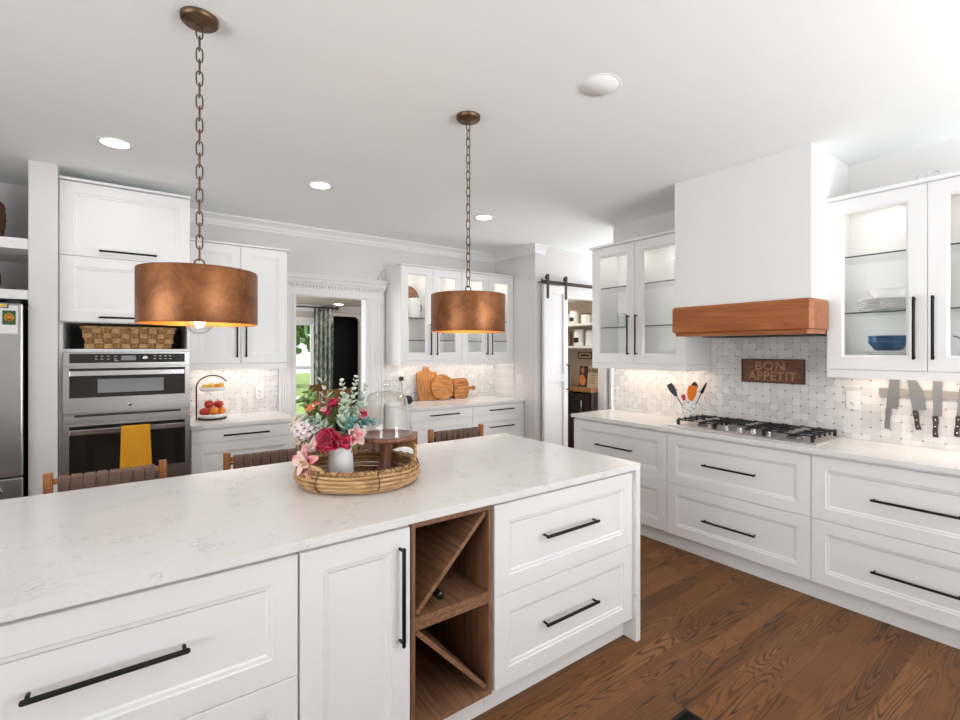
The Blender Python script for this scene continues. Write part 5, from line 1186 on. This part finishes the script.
for a in [('lemon', 'lemon at the left of the upper bowl', (-0.058, -0.02, 0.272), 0.026, LEMON), ('lemon', 'lemon left of the middle in the upper bowl', (-0.020, -0.052, 0.274), 0.029, LEMON),
          ('orange', 'orange in the middle of the upper bowl', (0.028, -0.048, 0.274), 0.027, ORANGE), ('lemon', 'lemon at the right of the upper bowl', (0.064, 0.0, 0.276), 0.029, LEMON), ('lemon', 'lemon at the back of the upper bowl', (0.0, 0.05, 0.274), 0.029, LEMON)]: fruit(*a, 'lemons in the upper bowl')

# --- cutting boards leaning on the backsplash
def lean(t, ang): t.rotation_euler = (ang, 0, 0); return t
t = lean(thing('cutting_board', 'tall rectangular cutting board with a stepped handle', 'cutting board', (2.775, 4.800, 0.916)), -0.15)
MB().prism([(-0.125, 0), (0.135, 0), (0.135, 0.325), (0.075, 0.330), (0.045, 0.345), (0.035, 0.36), (0.045, 0.385), (-0.03, 0.385), (-0.025, 0.36), (-0.045, 0.340), (-0.10, 0.335), (-0.112, 0.318), (-0.125, 0.318)], 'y', -0.022, 0.0).build('board', BOARDA, t, 0.004)
t = lean(thing('cutting_board', 'round wooden cutting board in front of the tall one', 'cutting board', (2.962, 4.765, 0.916)), -0.16)
MB().prism([(0.150*math.cos(2*PI*i/48), 0.148+0.148*math.sin(2*PI*i/48)) for i in range(48)], 'y', -0.020, 0.0).build('board', BOARDB, t, 0.005)
t = lean(thing('cutting_board', 'scalloped chevron cutting board behind the round one', 'cutting board', (3.165, 4.815, 0.916)), -0.15)
pl = []
for i in range(60):
    a = 2*PI*i/60; pl.append((0.128*math.cos(a)*(1+0.05*math.cos(6*a)), 0.125+0.118*math.sin(a)*(1+0.05*math.cos(6*a))))
MB().prism(pl, 'y', -0.018, 0.0).build('board', BOARDC, t, 0.003)
t = lean(thing('cutting_board', 'paddle cutting board lying sideways, handle to the right', 'cutting board', (3.255, 4.775, 0.916)), -0.14)
pl = [(-0.13, 0.0), (0.03, 0.0), (0.055, 0.02), (0.07, 0.055), (0.085, 0.098), (0.13, 0.100)]+[(0.150+0.028*math.cos(a), 0.118+0.028*math.sin(a)) for a in [-PI*0.7+PI*1.4*i/10 for i in range(11)]]+[(0.13, 0.136), (0.085, 0.138), (0.078, 0.19), (0.06, 0.235), (0.0, 0.245), (-0.07, 0.24), (-0.13, 0.235)]
MB().prism(pl, 'y', -0.018, 0.0).build('board', BOARDC, t, 0.003)
t = thing('plug_adapter', 'black plug in the outlet left of the cutting boards', 'plug', (2.475, 4.8785, 1.181))
MB().box(-0.020, 0.020, -0.034, -0.0005, -0.028, 0.018).build('plug_body', BLACKP, t, 0.004)
MB().tube([(0, -0.02, -0.028), (0.002, -0.022, -0.09), (0.0, -0.03, -0.17), (0.005, -0.05, -0.235), (0.03, -0.10, -0.2625)], 0.0022, 6).build('cord', BLACKP, t)
t = thing('smart_speaker', 'small black ball speaker on the back counter', 'speaker', (2.452, 4.66, 0.9145))
MB().lathe([(0, 0.0005), (0.028, 0.0005), (0.042, 0.012), (0.049, 0.036), (0.046, 0.060), (0.034, 0.080), (0.015, 0.089), (0, 0.090)], (0,0,0), 28).build('fabric_ball', plain('speaker_fabric', (0.018, 0.018, 0.019), 0.9, bumpy=0.3, bscale=300), t)
t = thing('cable', 'thin black cord looped beside the ball speaker', 'cable', (2.565, 4.72, 0.9145))
MB().tube([(0.045*math.cos(a)*(1-0.03*a), 0.012*math.sin(a*0.5), 0.058+0.052*math.sin(a)) for a in [-PI/2+2*PI*i/30 for i in range(29)]], 0.0022, 6).build('cord', BLACKP, t)

# --- dishes and glasses in the cabinets
def dish(name, lb, cat, loc, prof, mat, grp=None, n=36, part='dish'):
    t = tag(MB().lathe(prof, (0,0,0), n).build(name, mat), lb, cat, grp); t.location = loc; return t
def plateprof(r, h=0.018): return [(0, 0.0005), (r*0.55, 0.0005), (r*0.62, 0.003), (r*0.98, h-0.002), (r, h), (r*0.97, h+0.001), (r*0.6, 0.006), (0, 0.005)]
PXX, PYY = 3.66, 0.872
for k in range(6):
    p = dish('dinner_plate', 'white dinner plates stacked on the glass shelf under the wide bowl', 'plate', (PXX, PYY, 1.7245+0.0115*k), plateprof(0.142), CERAM, 'white dinner plates on the middle shelf')
dish('serving_bowl', 'wide white bowl on top of the plate stack', 'bowl', (PXX, PYY-0.01, 1.7245+0.0115*5+0.012), [(0, 0.0005), (0.06, 0.0005), (0.072, 0.008), (0.105, 0.062), (0.102, 0.063), (0.068, 0.012), (0, 0.007)], CERAM)
for k in range(7):
    dish('salad_plate', 'grey white plates stacked on the cabinet floor under the blue bowls', 'plate', (PXX+0.01, PYY+0.0, 1.3985+0.0125*k), plateprof(0.112), CERAM, 'plates under the blue bowls')
for k, lb in enumerate(['lowest of the stacked blue bowls', 'middle of the stacked blue bowls', 'topmost of the stacked blue bowls']):
    dish('blue_bowl', lb, 'bowl', (PXX+0.01, PYY+0.0, 1.3985+0.0125*6+0.02+0.0165*k), [(0, 0.0005), (0.055, 0.0005), (0.066, 0.006), (0.094, 0.048), (0.096, 0.056), (0.092, 0.056), (0.062, 0.010), (0, 0.006)], BLUEC, 'blue bowls in the cabinet')
def tumbler(lb, loc, r=0.036, h=0.10, grp='glasses in the wall cabinet by the pantry'):
    return dish('tumbler', lb, 'glass', loc, [(0, 0.0005), (r*0.82, 0.0005), (r, h), (r-0.002, h), (r*0.8, 0.008), (0, 0.008)], GLASSW, grp, 24)
tumbler('clear tumbler on the left of the middle glass shelf by the pantry', (3.68, 2.80, 1.7045), 0.045, 0.13); tumbler('clear tumbler on the right of the middle glass shelf by the pantry', (3.68, 2.655, 1.7045), 0.045, 0.13)
def coupe(lb, loc): return dish('coupe_glass', lb, 'glass', loc, [(0, 0.0005), (0.034, 0.0005), (0.034, 0.003), (0.006, 0.008), (0.0045, 0.06), (0.012, 0.075), (0.042, 0.10), (0.043, 0.118), (0.041, 0.118), (0.04, 0.102), (0, 0.078)], GLASSW, 'coupe glasses in the wall cabinet by the pantry', 24)
coupe('coupe glass on the cabinet floor by the pantry, left of the pair', (3.67, 2.70, 1.3985)); coupe('coupe glass on the cabinet floor by the pantry, right of the pair', (3.67, 2.60, 1.3985))
t = thing('wire_stand', 'black wire stand behind the glass at the right edge', 'stand', (3.66, 0.48, 1.3985))
m = MB()
for sy in (-0.07, 0.07): m.tube([(-0.06, sy, 0.003), (-0.03, sy, 0.16), (-0.05, sy+0.03, 0.175)], 0.0045, 8); m.tube([(-0.06, sy, 0.003), (0.07, sy, 0.003)], 0.0045, 8)
m.build('side_wires', BLACKM, t); MB().tube([(-0.03, -0.07, 0.16), (-0.03, 0.07, 0.16)], 0.0045, 8).build('cross_wire', BLACKM, t)
tumbler('clear glass on the middle shelf at the right edge', (3.66, 0.52, 1.7245), 0.03, 0.055, None)
t = thing('arched_board', 'arched wooden board standing behind the canister', 'board', (2.525, 4.80, 1.8445)); MB().prism([(-0.135, 0.001), (0.135, 0.001)]+[(0.135*math.cos(PI*i/20), 0.235+0.135*math.sin(PI*i/20)) for i in range(21)], 'y', 0.0, 0.018).build('board', CAKEW, t, 0.003)
t = thing('canister', 'white ceramic canister with a dark handle in the glass cabinet', 'canister', (2.548, 4.70, 1.8445))
MB().lathe([(0, 0.0005), (0.064, 0.0005), (0.069, 0.006), (0.069, 0.195), (0.064, 0.202), (0, 0.204)], (0,0,0), 32).build('canister_body', CERAM, t)
MB().lathe([(0.0705, 0.194), (0.0715, 0.202), (0.066, 0.222), (0, 0.228)], (0,0,0), 32).build('lid', CERAM, t)
MB().tube([(0.070, 0, 0.075), (0.088, 0, 0.085), (0.092, 0, 0.115), (0.085, 0, 0.150), (0.070, 0, 0.158)], 0.005, 8).build('handle', BLACKM, t)
for x, z, lb in ((2.88, 1.8445, 'clear tumbler on the upper shelf behind the right pendant'), (2.97, 1.8445, 'clear tumbler beside it on the upper shelf, nearer the corner'), (2.90, 1.6045, 'clear tumbler on the lower shelf of the canister cabinet'), (3.22, 1.6045, 'clear tumbler on the lower shelf of the corner cabinet'), (3.62, 1.8445, 'clear tumbler on the upper shelf of the corner cabinet')):
    tumbler(lb, (x, 4.72, z), 0.036, 0.11, 'glasses in the back wall cabinets')
# --- ornaments on top of cabinets
t = thing('ornament', 'small silver ring ornament on top of the right wall cabinet', 'ornament', (3.60, 0.66, 2.4275))
MB().tube([(0, 0.030*math.cos(a), 0.034+0.030*math.sin(a)) for a in [2*PI*i/24 for i in range(24)]], 0.0045, 8, True).build('ring', CHROME, t)
MB().box(-0.02, 0.02, -0.02, 0.02, 0.0005, 0.005).build('foot', BLACKM, t)
MB().tube([(0, 0.06, 0.0), (0, 0.07, 0.04), (0, 0.062, 0.058)], 0.0025, 6).build('wire', CHROME, t)
t = thing('wire_ornament', 'thin wire ornament on the doorway cornice', 'ornament', (2.225, 4.835, 2.2455))
m = MB(); m.tube([(-0.05, 0, 0.002), (-0.01, 0, 0.09), (0.012, 0, 0.004)], 0.002, 6); m.tube([(-0.01, 0, 0.09), (0.035, 0.01, 0.115)], 0.002, 6); m.tube([(-0.05, 0, 0.002), (0.012, 0, 0.004)], 0.002, 6); m.build('wire', KSTEEL, t)

# --- barn doors and rail
def barn(lb, x, hx):
    t = thing('barn_door', lb, 'door', (x, 4.058, 0.0), 0, 'sliding barn doors'); w = 0.394
    m = MB()
    z0, zm, z1 = 0.012, 1.163, 2.255
    for a, b in ((0, 0.075), (w-0.075, w)): m.box(a, b, 0, 0.036, z0, z1)
    for a, b in ((z0, 0.20), (zm-0.045, zm+0.045), (z1-0.09, z1)): m.box(0.075, w-0.075, 0, 0.036, a, b)
    m.build('door_frame', WHITE, t, 0.002)
    for a, b in ((0.20, zm-0.045), (zm+0.045, z1-0.09)): MB().box(0.0755, w-0.0755, 0.014, 0.026, a+0.0005, b-0.0005).build('panel', WHITE, t)
    m = MB().tube([(hx, -0.001, 1.02), (hx, -0.038, 1.03), (hx, -0.038, 1.31), (hx, -0.001, 1.32)], 0.009, 10); m.build('handle', BLACKM, t)
    for q in (0.055, w-0.035):
        h = MB().box(q-0.018, q+0.018, -0.0065, -0.0005, 2.10, 2.335).build('hanger_strap', BRONZE, t, 0.002)
        MB().lathe([(0, -0.006), (0.030, -0.006), (0.034, 0.0), (0.030, 0.008), (0, 0.008)], (0,0,0), 24, Matrix.Translation((q, 0.010, 2.348)) @ FY).build('roller', BRONZE, h)
        MB().box(q-0.022, q+0.022, -0.0085, -0.0003, 2.318, 2.385).build('roller_cover', BRONZE, h, 0.004)
    return t
barn('sliding white barn door leaf left of the pantry opening', 3.906, 0.372)
barn('sliding white barn door leaf right of the pantry opening', 5.12, 0.03)
t = thing('barn_door_rail', 'dark metal barn door rail over the pantry opening', 'rail', (3.868, 4.064, 2.293))
MB().box(0, 1.70, 0, 0.008, -0.021, 0.021).build('rail', BRONZE, t, 0.001)
for x in (0.02, 0.44, 0.86, 1.28): MB().cyl((x, 0.008, 0), (x, 0.0655, 0), 0.009, n=12).build('spacer', BRONZE, t)
m = MB().box(-0.004, 0.02, -0.012, 0.0, -0.026, 0.026); m.build('end_stop', BRONZE, t, 0.002)

# --- pantry contents
for z, lb in ((2.235, 'highest white pantry shelf'), (1.862, 'upper white pantry shelf with labelled canisters'), (1.553, 'lower white pantry shelf with jars')):
    tag(MB().box(5.0, 5.339, 4.245, 5.495, z-0.032, z).build('pantry_shelf', TRIMW), lb, 'shelf')
tag(MB().box(4.93, 5.339, 4.245, 5.495, 0.930, 0.975).build('pantry_counter', PANTC), 'wooden counter in the pantry with a sign leaning on it', 'counter')
t = thing('pantry_cabinet', 'dark wooden pantry cabinet holding the microwave', 'cabinet', (4.95, 4.245, 0))
m = MB().box(0, 0.389, 0, 0.018, 0.001, 0.929).box(0, 0.389, 0.62, 0.638, 0.001, 0.929).box(0.02, 0.389, 0.018, 0.62, 0.60, 0.62).box(0.02, 0.389, 0.018, 0.62, 0.08, 0.10).box(0.37, 0.389, 0.018, 0.62, 0.10, 0.60); m.build('carcass', KNIFEH, t)
for a, b in ((0.019, 0.318), (0.32, 0.619)): MB().box(0.0, 0.019, a, b, 0.10, 0.595).build('door', KNIFEH, t, 0.002)
t = thing('microwave', 'dark steel microwave under the pantry counter', 'microwave', (4.945, 4.275, 0.6205))
MB().box(0.02, 0.36, 0, 0.56, 0.001, 0.285).build('body', BLACKP, t); MB().box(0.006, 0.0195, 0, 0.56, 0.001, 0.285).build('front_frame', BRONZE, t)
MB().box(0.0, 0.0055, 0.15, 0.53, 0.03, 0.20).build('door_glass', OGLASS, t); MB().box(0.0, 0.0055, 0.27, 0.50, 0.225, 0.265).build('display', OGLASS, t)
m = MB().tube([(0.005, 0.125, 0.04), (-0.03, 0.125, 0.05), (-0.03, 0.125, 0.19), (0.005, 0.125, 0.20)], 0.008, 8); m.build('handle', CHROME, t)
t = thing('wall_sign', 'cream printed WINE sign leaning on the pantry counter', 'sign', (5.12, 4.46, 0.9765)); t.rotation_euler = (0, 0.12, 0)
MB().box(0.0, 0.012, -0.165, 0.175, 0, 0.30).build('board', CARD, t)
MB().box(-0.002, -0.0003, 0.02, 0.170, 0.005, 0.295).build('printed_panel', INKD, t)
m = MB().ball((-0.003, 0.115, 0.235), 0.001, 0.030, 0.042, 16, 8); m.prism([(0.045, 0.10), (0.10, 0.18), (0.16, 0.165), (0.165, 0.07), (0.12, 0.02), (0.06, 0.04)], 'x', -0.0035, -0.0022); m.build('printed_shape', SKIN, t)
lettering('WINE', 0.085, 0.0006, t, (-0.0012, -0.065, 0.235), (PI/2, 0, -PI/2), INKD, 0.9)
m = MB()
for i, wd in enumerate((0.07, 0.09, 0.06, 0.08)): m.box(-0.0012, -0.0003, -0.075-wd/2, -0.075+wd/2, 0.165-i*0.033, 0.172-i*0.033)
m.build('printed_lines', INKD, t)
t = thing('wall_sign', 'small black framed sign on the pantry wall', 'sign', (5.3395, 4.70, 1.417)); m = MB()
m.box(-0.014, -0.0005, -0.13, 0.13, -0.052, -0.040).box(-0.014, -0.0005, -0.13, 0.13, 0.040, 0.052).box(-0.014, -0.0005, -0.13, -0.118, -0.04, 0.04).box(-0.014, -0.0005, 0.118, 0.13, -0.04, 0.04); m.build('frame', BLACKP, t)
MB().box(-0.008, -0.0005, -0.1175, 0.1175, -0.0395, 0.0395).build('card', CARD, t); MB().box(-0.0092, -0.0082, -0.075, 0.075, -0.012, 0.012).build('printed_lines', INKD, t)
def jar(lb, loc, r, h, mat, lab=True, lidm=None, grp='canisters on the pantry shelves'):
    t = thing('jar', lb, 'jar', loc, 0, grp)
    MB().lathe([(0, 0.0005), (r*0.95, 0.0005), (r, 0.005), (r, h*0.85), (r*0.92, h*0.88), (0, h*0.885)], (0,0,0), 24).build('jar_body', mat, t)
    MB().lathe([(0, h*0.887), (r*0.95, h*0.887), (r*0.95, h*0.97), (r*0.85, h), (0, h)], (0,0,0), 24).build('lid', lidm or mat, t)
    if lab: MB().sheet(lambda u, v: ((r+0.001)*math.cos(PI*0.80+u*0.4*PI), (r+0.001)*math.sin(PI*0.80+u*0.4*PI), h*0.2+v*h*0.3), 6, 1).build('label', BLACKP, t)
    return t
jar('white canister with a black label on the upper pantry shelf', (5.13, 4.72, 1.8625), 0.065, 0.19, CERAM); jar('white canister without label at the far end of the upper pantry shelf', (5.15, 4.90, 1.8625), 0.06, 0.15, CERAM, False)
jar('canister with a dark lid nearest the door on the upper pantry shelf', (5.13, 4.50, 1.8625), 0.068, 0.14, CERAM, False, KNIFEH); jar('second dark lidded canister on the upper pantry shelf, behind the barn door side', (5.16, 4.35, 1.8625), 0.06, 0.14, CERAM, False, KNIFEH)
jar('tall white canister with a black label on the lower pantry shelf', (5.12, 4.62, 1.5535), 0.075, 0.23, CERAM); jar('plain white canister nearest the door on the lower pantry shelf', (5.14, 4.43, 1.5535), 0.07, 0.21, CERAM, False); jar('brown canister with a black label at the far end of the lower pantry shelf', (5.12, 4.85, 1.5535), 0.07, 0.21, plain('brown_glaze', (0.30, 0.20, 0.12), 0.4), True)
d = bpy.data.lights.new('pantry_light', 'AREA'); d.size = 0.3; d.energy = 9; d.color = (1.0, 0.88, 0.72)
o = bpy.data.objects.new('pantry_light', d); COL.objects.link(o); o.location = (4.6, 4.85, CZ-0.03)
t = thing('ceiling_lamp', 'flat pantry ceiling lamp', 'ceiling light', (4.6, 4.85, CZ)); MB().lathe([(0, -0.02), (0.15, -0.018), (0.16, -0.0005)], (0,0,0), 32).build('diffuser', LENS, t)

# --- dining chairs beyond the doorway, floor vent
def dchair(lb, loc, rz):
    t = thing('dining_chair', lb, 'chair', loc, rz, 'wooden dining chairs'); 
    for sx in (-1, 1):
        MB().tube([(sx*0.21, 0.22, 0.001), (sx*0.2, 0.2, 0.45), (sx*0.2, 0.24, 1.0)], 0.019, 8).build('leg', CHAIRW, t); MB().tube([(sx*0.2, -0.2, 0.001), (sx*0.2, -0.2, 0.44)], 0.019, 8).build('leg', CHAIRW, t)
    MB().box(-0.225, 0.225, -0.225, 0.21, 0.44, 0.475).build('seat', CHAIRW, t, 0.008)
    m = MB().box(-0.21, 0.21, 0.225, 0.25, 0.93, 1.03); m.box(-0.19, 0.19, 0.222, 0.240, 0.62, 0.67)
    for k in range(5): m.box(-0.155+k*0.0775-0.012, -0.155+k*0.0775+0.012, 0.224, 0.240, 0.67, 0.93)
    m.build('backrest', CHAIRW, t, 0.004); return t
dchair('wooden dining chair beyond the doorway, in front of the curtain', (1.93, 5.85, 0), -2.6)
dchair('wooden dining chair beyond the doorway, nearer the window', (1.92, 6.75, 0), -2.4)
t = thing('floor_vent', 'black metal floor vent in the oak floor', 'vent', (1.713, 1.045, 0.0))
m = MB().box(-0.16, 0.16, -0.062, -0.048, 0.0005, 0.006).box(-0.16, 0.16, 0.048, 0.062, 0.0005, 0.006).box(-0.16, -0.146, -0.048, 0.048, 0.0005, 0.006).box(0.146, 0.16, -0.048, 0.048, 0.0005, 0.006); m.build('frame', BLACKM, t)
m = MB()
for k in range(24): x = -0.14+k*0.0122; m.box(x-0.0025, x+0.0025, -0.0478, 0.0478, 0.001, 0.005)
m.build('grille', BLACKM, t); MB().box(-0.1455, 0.1455, -0.0475, 0.0475, 0.0003, 0.0009).build('duct_opening', BLACKP, t)

# --- under-cabinet light strips
def strip(lb, loc, rz, ln, power, col=(1.0, 0.80, 0.64)):
    t = thing('light_strip', lb, 'light strip', loc, rz, 'light strips under the wall cabinets')
    MB().box(0, ln, -0.012, 0.012, 0.0, 0.0095).build('housing', PLASTIC, t); MB().box(0.004, ln-0.004, -0.009, 0.009, -0.003, -0.0002).build('lens', PUCK, t)
    d = bpy.data.lights.new('strip_light', 'AREA'); d.shape = 'RECTANGLE'; d.size = ln*0.96; d.size_y = 0.02; d.energy = power; d.color = col
    o = bpy.data.objects.new('strip_light', d); COL.objects.link(o); o.parent = t; o.location = (ln/2, 0, -0.006)
strip('light strip under the plate cabinet, above the knives', (3.70, 1.08, 1.370), R90, 0.86, 1.7)
strip('light strip under the wall cabinet by the pantry', (3.70, 2.95, 1.370), R90, 0.86, 1.6)
strip('light strip under the glass cabinets by the doorway', (2.34, 4.72, 1.372), 0, 1.42, 2.3, (1.0, 0.90, 0.82))
strip('light strip under the solid wall cabinet', (0.43, 4.72, 1.372), 0, 0.68, 1.3, (1.0, 0.88, 0.8))
